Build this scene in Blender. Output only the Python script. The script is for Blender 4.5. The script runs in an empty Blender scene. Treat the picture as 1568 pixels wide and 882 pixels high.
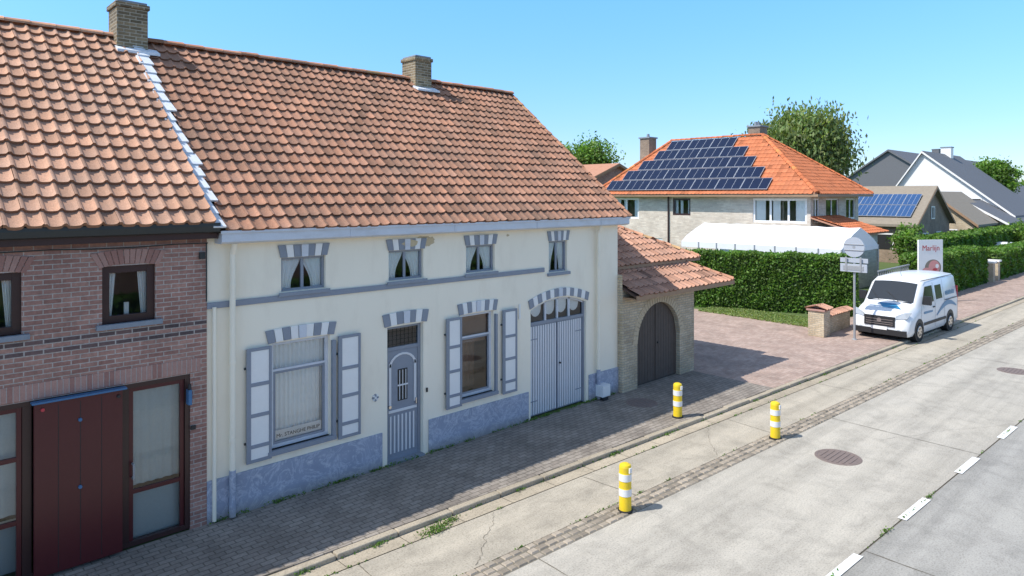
import bpy, math, random
import numpy as np
from mathutils import Vector, Matrix
random.seed(7); np.random.seed(7)
S=bpy.context.scene
# ------------------------------------------------------------------ materials
def newmat(name):
    m=bpy.data.materials.new(name); m.use_nodes=True
    nt=m.node_tree; nt.nodes.clear()
    out=nt.nodes.new('ShaderNodeOutputMaterial'); b=nt.nodes.new('ShaderNodeBsdfPrincipled')
    nt.links.new(b.outputs[0],out.inputs[0]); return m,nt,b,out
def c4(c,k=1.0): return (min(c[0]*k,1),min(c[1]*k,1),min(c[2]*k,1),1)
def coords(nt,scale=(1,1,1)):
    tc=nt.nodes.new('ShaderNodeTexCoord'); mp=nt.nodes.new('ShaderNodeMapping')
    mp.inputs['Scale'].default_value=scale
    nt.links.new(tc.outputs['Object'],mp.inputs[0]); return mp.outputs[0]
def ramp(nt,fac,stops):
    r=nt.nodes.new('ShaderNodeValToRGB'); e=r.color_ramp.elements
    while len(e)<len(stops): e.new(0.5)
    for i,(p,c) in enumerate(stops):
        e[i].position=p; e[i].color=c
    nt.links.new(fac,r.inputs[0]); return r.outputs[0]
def mix(nt,a,b,f,mode='MIX'):
    m=nt.nodes.new('ShaderNodeMix'); m.data_type='RGBA'; m.blend_type=mode; m.clamp_result=False
    for s,v in ((m.inputs[6],a),(m.inputs[7],b),(m.inputs[0],f)):
        if isinstance(v,bpy.types.NodeSocket): nt.links.new(v,s)
        else: s.default_value=v
    return m.outputs[2]
def noise(nt,vec,scale,detail=4,rough=.6,dist=0):
    n=nt.nodes.new('ShaderNodeTexNoise'); n.inputs['Scale'].default_value=scale
    n.inputs['Detail'].default_value=detail; n.inputs['Roughness'].default_value=rough
    n.inputs['Distortion'].default_value=dist
    nt.links.new(vec,n.inputs['Vector']); return n.outputs[0]
def bump(nt,b,h,strength,dist=.01):
    n=nt.nodes.new('ShaderNodeBump'); n.inputs['Strength'].default_value=strength; n.inputs['Distance'].default_value=dist
    nt.links.new(h,n.inputs['Height']); nt.links.new(n.outputs[0],b.inputs['Normal'])
def G(v): return (v,v,v,1)
def basic(name,col,rough=.6,var=.12,ns=6,bs=0.0,metal=0,spec=.5,fine=60,stain=None,stainamt=.5,stainscale=(3,3,.5),attr=False,lo=.5):
    m,nt,b,o=newmat(name)
    v=coords(nt)
    f=noise(nt,v,ns)
    base=mix(nt,c4(col,1-var),c4(col,1+var),f)
    f2=noise(nt,v,fine,3)
    base=mix(nt,base,ramp(nt,f2,[(.3,G(1-var*.8)),(.7,G(1+0))]),1.0,'MULTIPLY')
    if stain:
        sv=coords(nt,stainscale)
        sf=ramp(nt,noise(nt,sv,1.6,6,.65),[(lo,G(0)),(lo+.25,G(stainamt))])
        base=mix(nt,base,c4(stain),sf)
    if attr:
        a=nt.nodes.new('ShaderNodeAttribute'); a.attribute_name='Col'
        base=mix(nt,base,a.outputs['Color'],1.0,'MULTIPLY')
    nt.links.new(base,b.inputs['Base Color'])
    b.inputs['Roughness'].default_value=rough; b.inputs['Metallic'].default_value=metal
    b.inputs['Specular IOR Level'].default_value=spec
    if bs: bump(nt,b,f2,bs)
    return m
def brick(name,c1,c2,mortar,w=.21,h=.065,ms=.009,flat=False,bs=.4,var=.3,off=.5,rough=.85):
    m,nt,b,o=newmat(name)
    tc=nt.nodes.new('ShaderNodeTexCoord'); sp=nt.nodes.new('ShaderNodeSeparateXYZ'); cb=nt.nodes.new('ShaderNodeCombineXYZ')
    nt.links.new(tc.outputs['Object'],sp.inputs[0])
    if flat:
        nt.links.new(sp.outputs[0],cb.inputs[0]); nt.links.new(sp.outputs[1],cb.inputs[1])
    else:
        ad=nt.nodes.new('ShaderNodeMath'); nt.links.new(sp.outputs[0],ad.inputs[0]); nt.links.new(sp.outputs[1],ad.inputs[1])
        nt.links.new(ad.outputs[0],cb.inputs[0]); nt.links.new(sp.outputs[2],cb.inputs[1])
    br=nt.nodes.new('ShaderNodeTexBrick'); br.offset=off
    nt.links.new(cb.outputs[0],br.inputs['Vector'])
    for k,v in (('Scale',1),('Brick Width',w),('Row Height',h),('Mortar Size',ms),('Mortar Smooth',.2),('Bias',0)): br.inputs[k].default_value=v
    br.inputs['Color1'].default_value=c4(c1); br.inputs['Color2'].default_value=c4(c2); br.inputs['Mortar'].default_value=c4(mortar)
    f=noise(nt,tc.outputs['Object'],1.3,5); f2=noise(nt,tc.outputs['Object'],25,3)
    col=mix(nt,br.outputs[0],ramp(nt,f,[(.3,G(1-var)),(.7,G(1.1))]),1.0,'MULTIPLY')
    col=mix(nt,col,ramp(nt,f2,[(.3,G(.8)),(.7,G(1.1))]),1.0,'MULTIPLY')
    nt.links.new(col,b.inputs['Base Color']); b.inputs['Roughness'].default_value=rough
    inv=nt.nodes.new('ShaderNodeMath'); inv.operation='SUBTRACT'; inv.inputs[0].default_value=1; nt.links.new(br.outputs['Fac'],inv.inputs[1])
    bump(nt,b,inv.outputs[0],bs,.01)
    return m
def glassmat(name,tint=(.95,.97,.97),refl=.02,rough=.02):
    m,nt,b,o=newmat(name); nt.nodes.remove(b)
    t=nt.nodes.new('ShaderNodeBsdfTransparent'); t.inputs[0].default_value=c4(tint)
    g=nt.nodes.new('ShaderNodeBsdfGlossy'); g.inputs['Roughness'].default_value=rough; g.inputs[0].default_value=(.95,.97,1,1)
    fr=nt.nodes.new('ShaderNodeFresnel'); fr.inputs[0].default_value=1.5
    a=nt.nodes.new('ShaderNodeMath'); a.operation='ADD'; a.inputs[1].default_value=refl; nt.links.new(fr.outputs[0],a.inputs[0])
    v=coords(nt); nz=noise(nt,v,1.2,2); bp=nt.nodes.new('ShaderNodeBump'); bp.inputs['Strength'].default_value=.03; nt.links.new(nz,bp.inputs['Height']); nt.links.new(bp.outputs[0],g.inputs['Normal'])
    mx=nt.nodes.new('ShaderNodeMixShader'); nt.links.new(a.outputs[0],mx.inputs[0]); nt.links.new(t.outputs[0],mx.inputs[1]); nt.links.new(g.outputs[0],mx.inputs[2])
    nt.links.new(mx.outputs[0],o.inputs[0]); return m
def leafmat(name,col,trans=.25):
    m,nt,b,o=newmat(name)
    a=nt.nodes.new('ShaderNodeAttribute'); a.attribute_name='Col'
    base=mix(nt,c4(col),a.outputs['Color'],1.0,'MULTIPLY')
    nt.links.new(base,b.inputs['Base Color']); b.inputs['Roughness'].default_value=.55
    tr=nt.nodes.new('ShaderNodeBsdfTranslucent'); br=mix(nt,base,(1.3,1.5,.5,1),1.0,'MULTIPLY'); nt.links.new(br,tr.inputs[0])
    mx=nt.nodes.new('ShaderNodeMixShader'); mx.inputs[0].default_value=trans
    nt.links.new(b.outputs[0],mx.inputs[1]); nt.links.new(tr.outputs[0],mx.inputs[2]); nt.links.new(mx.outputs[0],o.inputs[0]); return m
def tilemat(name,col,dark=(.12,.09,.07),lichen=.35,speck=.5):
    m,nt,b,o=newmat(name); v=coords(nt)
    a=nt.nodes.new('ShaderNodeAttribute'); a.attribute_name='Col'
    base=mix(nt,c4(col),a.outputs['Color'],1.0,'MULTIPLY')
    f=noise(nt,v,.8,7,.75); base=mix(nt,base,c4(dark),ramp(nt,f,[(.42,G(0)),(.75,G(lichen))]))
    f3=noise(nt,v,34,4,.7); base=mix(nt,base,c4((.44,.37,.27)),ramp(nt,f3,[(.54,G(0)),(.70,G(lichen*speck))]))
    f4=noise(nt,v,70,2); base=mix(nt,base,ramp(nt,f4,[(.3,G(.72)),(.7,G(1.1))]),1.0,'MULTIPLY')
    nt.links.new(base,b.inputs['Base Color']); b.inputs['Roughness'].default_value=.85; b.inputs['Specular IOR Level'].default_value=.2
    bump(nt,b,f4,.2); return m
def concrete(name,col,scale=1.0):
    m,nt,b,o=newmat(name); v=coords(nt)
    f=noise(nt,v,.35*scale,6,.65); f2=noise(nt,v,38,5,.75); f3=noise(nt,v,1.8,6,.72,.6)
    base=mix(nt,c4(col,.84),c4((col[0]*1.02,col[1],col[2]*.95),1.14),f)
    base=mix(nt,base,ramp(nt,f2,[(.36,G(.66)),(.48,G(.97)),(.68,G(1.12))]),1.0,'MULTIPLY')
    base=mix(nt,base,ramp(nt,f3,[(.32,G(.80)),(.52,G(1.0)),(.8,G(1.08))]),1.0,'MULTIPLY')
    sv=coords(nt,(.05,1.5,1)); st=noise(nt,sv,1.5,4,.6)
    base=mix(nt,base,ramp(nt,st,[(.35,G(.82)),(.6,G(1.05))]),1.0,'MULTIPLY')
    f5=noise(nt,v,.9,3,.5); base=mix(nt,base,c4((.17,.16,.145)),ramp(nt,f5,[(.66,G(0)),(.78,G(.5))]))
    nt.links.new(base,b.inputs['Base Color']); b.inputs['Roughness'].default_value=.88; b.inputs['Specular IOR Level'].default_value=.25
    bump(nt,b,f2,.35,.006); return m
def plinthmat():
    m,nt,b,o=newmat('plinth_paint'); v=coords(nt)
    f=noise(nt,v,3,5,.6); base=mix(nt,c4((.25,.28,.36)),c4((.40,.43,.53)),f)
    f2=noise(nt,v,2.4,6,.7,1.8); base=mix(nt,base,c4((.62,.64,.70)),ramp(nt,f2,[(.46,G(0)),(.5,G(.6)),(.54,G(0))]))
    f3=noise(nt,v,7,5,.7); base=mix(nt,base,c4((.66,.67,.70)),ramp(nt,f3,[(.56,G(0)),(.7,G(.6))]))
    sep=nt.nodes.new('ShaderNodeSeparateXYZ'); nt.links.new(v,sep.inputs[0])
    g=ramp(nt,sep.outputs[2],[(0.0,G(.8)),(.22,G(0))]); base=mix(nt,base,c4((.24,.22,.19)),g)
    nt.links.new(base,b.inputs['Base Color']); b.inputs['Roughness'].default_value=.75; bump(nt,b,f2,.15,.01); return m

M={}
M['cream']=basic('cream_render',(.96,.865,.70),.85,.035,.8,.08,stain=(.68,.58,.44),stainamt=.30,stainscale=(1.4,1.4,.45),lo=.50)
M['peel']=basic('exposed_render',(.62,.50,.32),.9,.15,8,.2)
M['plinth']=plinthmat()
M['blue']=basic('blue_grey_paint',(.265,.29,.34),.5,.12,8,.1)
M['bluepale']=basic('pale_blue_gutter_paint',(.66,.68,.73),.55,.10,3,.1,stain=(.40,.38,.36),stainamt=.4,stainscale=(1,1,3))
M['white']=basic('white_paint',(.86,.84,.81),.45,.05,5)
M['whitedoor']=basic('door_paint',(.73,.72,.73),.5,.06,5)
M['brickred']=brick('red_brown_brick',(.33,.165,.13),(.46,.255,.20),(.50,.43,.38),ms=.007)
M['brickdark']=brick('dark_brick_course',(.10,.07,.07),(.20,.12,.11),(.46,.41,.37))
M['sold1']=basic('soldier_brick_a',(.36,.185,.15),.85,.2,12,.2)
M['sold2']=basic('soldier_brick_b',(.44,.255,.21),.85,.2,12,.2)
M['mortar']=basic('mortar',(.50,.45,.41),.9,.1,12)
M['brickyel']=brick('yellow_brick',(.54,.42,.27),(.67,.55,.38),(.42,.37,.30),bs=.6)
M['yel1']=basic('yellow_brick_voussoir',(.58,.47,.32),.85,.2,9,.2)
M['brickchim']=brick('chimney_brick',(.14,.105,.06),(.38,.28,.16),(.48,.42,.32),bs=.8,var=.45)
M['brickvilla']=brick('pale_villa_brick',(.58,.48,.39),(.73,.63,.52),(.62,.56,.48),w=.30,h=.09,var=.18)
M['brickbrown']=brick('brown_brick',(.27,.18,.12),(.36,.25,.17),(.36,.32,.28))
M['tileA']=tilemat('weathered_clay_tile',(.50,.262,.172),(.17,.125,.095),.75,.55)
M['tileB']=tilemat('pale_clay_tile',(.66,.385,.26),(.20,.14,.11),.45,.5)
M['tileC']=tilemat('annex_clay_tile',(.64,.36,.25),(.2,.11,.09),.45,.5)
M['tileF']=basic('far_clay_roof',(.50,.25,.16),.85,.2,3,.2)
M['tileV']=tilemat('orange_clay_tile',(.64,.215,.10),(.3,.12,.06),.18)
M['tileG']=basic('grey_roof_tile',(.15,.15,.16),.7,.2,8,.1)
M['tileT']=basic('tan_roof_tile',(.30,.255,.20),.85,.25,4,.2)
M['underroof']=basic('roof_underlay',(.10,.06,.045),.9,.2)
M['maroon']=basic('maroon_paint',(.085,.012,.015),.35,.1,6,.03)
M['darkframe']=basic('dark_brown_frame',(.05,.022,.020),.35,.15,6)
M['black']=basic('black_plastic',(.02,.02,.022),.5,.1)
M['rubber']=basic('rubber',(.018,.018,.018),.85,.1)
M['lead']=basic('flashing',(.80,.82,.86),.6,.10,5,.2,stain=(.42,.45,.49),stainamt=.6,stainscale=(7,7,7))
M['interior']=basic('room_interior',(.16,.14,.12),.9,.1)
M['curtain']=basic('white_curtain',(.94,.93,.89),.9,.03,30)
M['sheer']=basic('grey_green_curtain',(.52,.56,.53),.9,.06,30)
M['blind']=basic('brown_blind',(.28,.17,.11),.8,.1,5)
M['glass']=glassmat('window_glass')
M['glassdark']=glassmat('dark_glass',(.18,.2,.22),.05)
M['stone']=basic('bluestone',(.25,.28,.32),.7,.15,10,.15)
M['pave']=brick('grey_pavers',(.28,.24,.205),(.36,.315,.27),(.18,.155,.125),w=.22,h=.11,ms=.010,flat=True,bs=.5,var=.35)
M['drive']=brick('red_pavers',(.43,.30,.245),(.53,.395,.33),(.38,.31,.26),w=.21,h=.105,ms=.008,flat=True,bs=.4,var=.3)
M['kerb']=concrete('kerb_concrete',(.46,.40,.315),2)
M['road']=concrete('road_concrete',(.475,.445,.395),1)
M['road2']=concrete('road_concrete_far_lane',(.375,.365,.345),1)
M['cycle']=concrete('cycle_concrete',(.475,.43,.36),1.3)
M['joint']=basic('joint_tar',(.15,.13,.10),.9,.3,8)
M['cobble']=basic('granite_sett',(.36,.315,.26),.8,.2,9,.4,attr=True)
M['bed']=basic('sett_bedding',(.20,.18,.14),.95,.2,10)
M['line']=basic('road_paint',(.85,.85,.83),.6,.08,5,.1,stain=(.46,.44,.40),stainamt=.8,stainscale=(6,6,6))
M['iron']=basic('cast_iron',(.22,.17,.15),.7,.2,12,.3)
M['grass']=basic('grass_ground',(.10,.15,.04),.95,.3,1.5,.3)
M['hedge']=leafmat('hedge_leaf',(.105,.205,.028),.3)
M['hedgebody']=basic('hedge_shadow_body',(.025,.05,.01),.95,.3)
M['leafA']=leafmat('tree_leaf',(.15,.27,.045),.35)
M['willow']=leafmat('willow_leaf',(.25,.32,.11),.4)
M['bark']=basic('bark',(.13,.10,.07),.9,.3,8,.5)
M['yellow']=basic('yellow_plastic',(.85,.60,.02),.4,.06,8,stain=(.45,.35,.1),stainamt=.5,stainscale=(9,9,5))
M['bandwhite']=basic('reflective_white',(.80,.80,.80),.35,.06,8,stain=(.5,.48,.42),stainamt=.4,stainscale=(9,9,5))
M['vanwhite']=basic('van_paint',(.80,.81,.82),.22,.02,2)
M['vanblue']=basic('van_blue_vinyl',(.03,.22,.42),.3,.05)
M['vanglass']=basic('van_tinted_glass',(.03,.035,.04),.06,.1,3,spec=.9)
M['chrome']=basic('chrome',(.6,.6,.62),.2,.05,metal=1)
M['lamp']=basic('headlamp_lens',(.40,.43,.46),.08,.1,20)
M['galv']=basic('galvanised_steel',(.38,.39,.40),.45,.1,10,metal=.3)
M['solar']=basic('solar_cell',(.010,.018,.050),.15,.2,3,spec=.5)
M['solarB']=basic('solar_cell_pale',(.04,.10,.24),.15,.2,3,spec=.5)
M['alu']=basic('aluminium',(.42,.45,.5),.4,.05)
M['tent']=basic('marquee_fabric',(.76,.76,.77),.6,.05,1.5,.05)
M['pink']=basic('sign_pink',(.75,.33,.30),.6,.1)
M['red']=basic('red_paint',(.55,.05,.06),.5,.1)
M['skyblue']=basic('blue_plastic',(.05,.16,.32),.4,.1)
M['zinc']=basic('dark_gutter',(.03,.035,.035),.45,.15)
M['wood']=basic('stained_timber',(.10,.075,.06),.7,.25,5,.2)
M['woodlt']=basic('varnished_timber',(.36,.22,.13),.6,.2,5,.1)

# ------------------------------------------------------------------ builders
def empty(name,loc=(0,0,0),rot=0):
    e=bpy.data.objects.new(name,None); e.empty_display_size=.3
    S.collection.objects.link(e); e.location=loc; e.rotation_euler=(0,0,rot); return e
def link(o,parent=None,local=False):
    S.collection.objects.link(o)
    if parent:
        o.parent=parent
        if not local:
            o.matrix_parent_inverse=Matrix.Translation(-parent.location)
class MB:
    def __init__(s,name,mats,parent=None,local=False,T=None):
        s.n=name; s.mats=[M[k] for k in mats]; s.k=list(mats); s.p=parent; s.local=local; s.v=[]; s.f=[]; s.m=[]; s.sm=[]; s.T=T
    def add(s,vs,fs,mi=0,smooth=False):
        b=len(s.v)
        if s.T: vs=[s.T(p) for p in vs]
        s.v+= [tuple(p) for p in vs]; s.f+=[tuple(b+i for i in f) for f in fs]; s.m+=[mi]*len(fs); s.sm+=[smooth]*len(fs)
    def box(s,x0,x1,y0,y1,z0,z1,mi=0):
        s.add([(x0,y0,z0),(x1,y0,z0),(x1,y1,z0),(x0,y1,z0),(x0,y0,z1),(x1,y0,z1),(x1,y1,z1),(x0,y1,z1)],
              [(3,2,1,0),(4,5,6,7),(0,1,5,4),(1,2,6,5),(2,3,7,6),(3,0,4,7)],mi)
    def poly(s,pts,mi=0): s.add(pts,[tuple(range(len(pts)))],mi)
    def prism(s,pts,off,mi=0):
        n=len(pts); o=Vector(off); q=[tuple(Vector(p)+o) for p in pts]
        fs=[tuple(range(n)),tuple(range(2*n-1,n-1,-1))]+[(i,i+n,(i+1)%n+n,(i+1)%n) for i in range(n)]
        s.add(list(pts)+q,fs,mi)
    def cyl(s,p0,p1,r0,r1=None,n=12,mi=0,caps=True):
        if r1 is None: r1=r0
        p0=Vector(p0);p1=Vector(p1);d=(p1-p0).normalized()
        a=d.orthogonal().normalized(); b=d.cross(a)
        vs=[];
        for p,r in ((p0,r0),(p1,r1)):
            for i in range(n):
                t=2*math.pi*i/n; vs.append(tuple(p+a*(r*math.cos(t))+b*(r*math.sin(t))))
        s.add(vs,[(i,(i+1)%n,n+(i+1)%n,n+i) for i in range(n)],mi,True)
        if caps: s.add(vs,[tuple(range(n-1,-1,-1)),tuple(range(n,2*n))],mi)
    def lathe(s,c,prof,mis,n=20):
        for k in range(len(prof)-1):
            (r0,z0),(r1,z1)=prof[k],prof[k+1]
            vs=[(c[0]+r*math.cos(2*math.pi*i/n),c[1]+r*math.sin(2*math.pi*i/n),c[2]+z) for r,z in ((r0,z0),(r1,z1)) for i in range(n)]
            s.add(vs,[(i,(i+1)%n,n+(i+1)%n,n+i) for i in range(n)],mis[k],True)
    def wall(s,x0,x1,z0,z1,holes,y,depth,mi=0,back=True):
        xs=sorted(set([x0,x1]+[h[0] for h in holes]+[h[1] for h in holes])); zs=sorted(set([z0,z1]+[h[2] for h in holes]+[h[3] for h in holes]))
        for i in range(len(xs)-1):
            for j in range(len(zs)-1):
                a,b,c,d=xs[i],xs[i+1],zs[j],zs[j+1]; mx=(a+b)/2; mz=(c+d)/2
                if any(h[0]<mx<h[1] and h[2]<mz<h[3] for h in holes): continue
                s.poly([(a,y,c),(b,y,c),(b,y,d),(a,y,d)],mi)
        for h in holes:
            a,b,c,d=h[:4]; Y=y+depth
            s.poly([(a,y,c),(a,Y,c),(a,Y,d),(a,y,d)],mi); s.poly([(b,y,c),(b,y,d),(b,Y,d),(b,Y,c)],mi)
            s.poly([(a,y,d),(a,Y,d),(b,Y,d),(b,y,d)],mi)
            if c>z0: s.poly([(a,y,c),(b,y,c),(b,Y,c),(a,Y,c)],mi)
    def archfill(s,x0,x1,fz,ztop,y,depth,mi=0,n=16):
        for i in range(n):
            a=x0+(x1-x0)*i/n; b=x0+(x1-x0)*(i+1)/n; za=fz(a); zb=fz(b)
            s.poly([(a,y,za),(b,y,zb),(b,y,ztop),(a,y,ztop)],mi)
            s.poly([(a,y,za),(a,y+depth,za),(b,y+depth,zb),(b,y,zb)],mi)
    def frame(s,x0,x1,z0,z1,y,th=.05,fw=.05,v=(),h=(),mi=0,bw=.035):
        s.box(x0,x0+fw,y,y+th,z0,z1,mi); s.box(x1-fw,x1,y,y+th,z0,z1,mi)
        s.box(x0+fw,x1-fw,y+.002,y+th-.002,z0,z0+fw,mi); s.box(x0+fw,x1-fw,y+.002,y+th-.002,z1-fw,z1,mi)
        for z in h: s.box(x0+fw,x1-fw,y+.004,y+th-.004,z-bw/2,z+bw/2,mi)
        for q in v:
            xx,a,b=q,z0+fw,z1-fw
            s.box(xx-bw/2,xx+bw/2,y+.007,y+th-.007,a,b,mi)
    def done(s,bevel=0):
        me=bpy.data.meshes.new(s.n); me.from_pydata(s.v,[],s.f)
        for m in s.mats: me.materials.append(m)
        me.polygons.foreach_set('material_index',s.m); me.polygons.foreach_set('use_smooth',s.sm); me.update()
        o=bpy.data.objects.new(s.n,me); link(o,s.p,s.local)
        if bevel:
            b=o.modifiers.new('bevel','BEVEL'); b.width=bevel; b.segments=2; b.limit_method='ANGLE'
        return o
def mesh_np(name,verts,faces,mat,parent=None,cols=None,smooth=None):
    me=bpy.data.meshes.new(name); me.from_pydata(verts.tolist() if hasattr(verts,'tolist') else verts,[],faces.tolist() if hasattr(faces,'tolist') else faces)
    me.materials.append(mat)
    if cols is not None:
        ca=me.color_attributes.new('Col','FLOAT_COLOR','POINT'); ca.data.foreach_set('color',np.asarray(cols,dtype=np.float32).ravel())
    if smooth is not None: me.polygons.foreach_set('use_smooth',smooth)
    me.update(); o=bpy.data.objects.new(name,me); link(o,parent); return o
def tiles(name,O,U,V,L,H,w,e,mat,parent,seg=7,amp=.045,lift=.03,keep=None,jit=.004,cv=.22):
    O=Vector(O);U=Vector(U).normalized();V=Vector(V).normalized();Nn=U.cross(V)
    nu=max(1,round(L/w)); w=L/nu; nv=max(1,round(H/e)); e=H/nv
    vs=[];fs=[];cs=[];sm=[]
    def P(t):
        t=(t+.10)%1.0
        if t<.34: return amp*math.sin(math.pi*t/.34)
        return -amp*.28*math.sin(math.pi*(t-.34)/.66)
    prof=[P(k/seg) for k in range(seg+1)]
    for j in range(nv):
        for i in range(nu):
            if keep and not keep((i+.5)*w,(j+.5)*e): continue
            b=len(vs); ju=random.uniform(-jit,jit); jh=random.uniform(0,jit*1.5); jv=random.uniform(-jit*2,jit*2); tl=random.uniform(-jit,jit)
            lo=[];up=[];fr=[]
            for k in range(seg+1):
                t=k/seg; u=(i+t)*w+ju; h=prof[k]+jh+tl*(t-.5)
                lo.append(O+U*u+V*(j*e-.03+jv)+Nn*(h+lift)); up.append(O+U*u+V*((j+1)*e+.01)+Nn*(h*.9)); fr.append(O+U*u+V*(j*e-.025+jv)+Nn*(h-.006))
            vs+=[tuple(p) for p in lo+up+lo+fr]; n=seg+1
            for k in range(seg):
                fs.append((b+k,b+k+1,b+n+k+1,b+n+k)); sm.append(True)
            for k in range(seg):
                fs.append((b+3*n+k,b+3*n+k+1,b+2*n+k+1,b+2*n+k)); sm.append(False)
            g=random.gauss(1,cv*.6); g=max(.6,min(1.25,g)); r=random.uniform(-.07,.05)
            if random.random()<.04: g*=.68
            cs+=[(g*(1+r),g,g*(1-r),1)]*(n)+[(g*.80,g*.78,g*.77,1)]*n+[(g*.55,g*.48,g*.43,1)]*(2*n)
    return mesh_np(name,vs,fs,mat,parent,cs,sm)
def ridgecaps(name,p0,p1,r,mat,parent,step=.38):
    p0=Vector(p0);p1=Vector(p1);L=(p1-p0).length;d=(p1-p0)/L; side=d.cross(Vector((0,0,1))).normalized(); up=side.cross(d)
    vs=[];fs=[];cs=[]; n=max(1,int(L/step)); st=L/n; K=8
    for i in range(n):
        b=len(vs); g=random.uniform(.7,1.15); yl=random.random()<.15; jz=random.uniform(-.006,.01)
        for (t,rr) in ((i*st,r*1.08),(i*st+st*1.04,r*.97)):
            for k in range(K+1):
                a=math.pi*(k/K); p=p0+d*t+side*(math.cos(a)*rr)+up*(math.sin(a)*rr*.75-.04+jz); vs.append(tuple(p)); cs.append((g*1.1,g*(1.25 if yl else 1),g*.9,1))
        for k in range(K): fs.append((b+k,b+k+1,b+K+2+k,b+K+1+k))
        fs.append(tuple(b+k for k in range(K+1)))
    return mesh_np(name,vs,fs,mat,parent,cs,[True]*len(fs))
def leaves(name,C,size,mat,parent,shade=None,aspect=.55,hang=False):
    C=np.asarray(C); n=len(C); a=np.random.normal(size=(n,3))
    if hang: a[:,:2]*=.35
    a/=np.linalg.norm(a,axis=1)[:,None]
    b=np.random.normal(size=(n,3)); b=np.cross(a,b); b/=np.linalg.norm(b,axis=1)[:,None]
    s=(size*np.random.uniform(.6,1.3,n))[:,None]
    v=np.empty((n,4,3)); v[:,0]=C-a*s; v[:,1]=C+b*s*aspect; v[:,2]=C+a*s; v[:,3]=C-b*s*aspect
    f=np.arange(n*4).reshape(n,4)
    g=np.random.uniform(.6,1.35,n)
    if shade is not None: g=g*shade
    r=np.random.uniform(-.15,.2,n)
    col=np.stack([g*(1+r),g,g*(1-.3*r),np.ones(n)],1); col=np.repeat(col,4,0)
    return mesh_np(name,v.reshape(-1,3),f,mat,parent,col)
def tree(name,pos,trunk_h,crown,rad,mat,nclump=60,per=90,size=.16,kind='round'):
    E=empty(name,pos); P=Vector(pos); cz=crown
    t=MB('trunk_and_limbs',['bark'],E); top=P+Vector((.2,.1,cz*.95))
    t.cyl(P-Vector((0,0,.1)),P+Vector((.08,.05,trunk_h)),.06*rad[0]+.1,.045*rad[0]+.07,10)
    t.cyl(P+Vector((.08,.05,trunk_h)),top,.045*rad[0]+.07,.03,8)
    pts=[];sh=[]
    for i in range(nclump):
        d=np.random.normal(size=3); d/=np.linalg.norm(d); r=random.uniform(.35,1.0)*(1+.15*math.sin(3*math.atan2(d[1],d[0])+i%3))
        c=np.array([P.x+d[0]*rad[0]*r,P.y+d[1]*rad[0]*r,P.z+cz+d[2]*rad[1]*r])
        if i%3==0: t.cyl(P+Vector((.08,.05,trunk_h+random.uniform(0,.6)*(cz-trunk_h))),c,.07,.015,6)
        cs=rad[0]*random.uniform(.11,.22); k=int(per*random.uniform(.6,1.3))
        q=np.random.normal(size=(k,3))*cs
        if kind=='willow':
            q[:,:2]=np.round(q[:,:2]/(.28))*.28+np.random.normal(size=(k,2))*.05; q[:,2]=q[:,2]*.5-np.abs(np.random.exponential(rad[1]*.28,k)); 
        base=random.uniform(.6,1.35)
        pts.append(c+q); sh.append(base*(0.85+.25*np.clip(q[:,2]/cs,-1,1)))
    t.done(); leaves('foliage',np.concatenate(pts),size,mat,E,np.concatenate(sh),hang=(kind=='willow'),aspect=.42 if kind=='willow' else .55); return E
def hedge(name,p0,p1,width,height,dens,size,z0=0):
    p0=Vector((p0[0],p0[1],0));p1=Vector((p1[0],p1[1],0)); L=(p1-p0).length;d=(p1-p0)/L; s=Vector((-d.y,d.x,0))
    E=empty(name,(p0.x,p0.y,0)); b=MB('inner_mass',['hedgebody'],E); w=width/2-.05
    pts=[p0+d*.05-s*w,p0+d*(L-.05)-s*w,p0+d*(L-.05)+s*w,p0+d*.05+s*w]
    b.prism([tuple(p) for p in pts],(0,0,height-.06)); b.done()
    A=[(L*height,0),(L*height,1),(L*width,2),(width*height,3),(width*height,4)]; out=[];sh=[]
    for a,k in A:
        n=int(a*dens*(1.2 if k==2 else 1)); u=np.random.rand(n);v=np.random.rand(n); j=np.random.normal(size=n)*.04
        if k<2: q=[(u*L),( (-1 if k==0 else 1)*(width/2+j)),(v*height)]
        elif k==2: q=[u*L,(v-.5)*width,height+j+.02]
        else: q=[(0 if k==3 else L)+j,(u-.5)*width,v*height]
        wob=.05*np.sin(q[0]*2.1)+.035*np.sin(q[0]*5.3+q[2]*3)
        q[1]=q[1]*(1+wob*.6); q[2]=q[2]*(1+.012*np.sin(q[0]*3.3)+.008*np.sin(q[0]*8.1))
        X=p0.x+d.x*q[0]+s.x*q[1]; Y=p0.y+d.y*q[0]+s.y*q[1]; out.append(np.stack([X,Y,q[2]+z0],1))
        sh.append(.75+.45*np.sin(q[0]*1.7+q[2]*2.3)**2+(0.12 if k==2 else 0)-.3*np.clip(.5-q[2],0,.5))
    leaves('foliage',np.concatenate(out),size,M['hedge'],E,np.concatenate(sh)); return E
def R(x,yr): return (x,yr-.0435*x)

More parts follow.
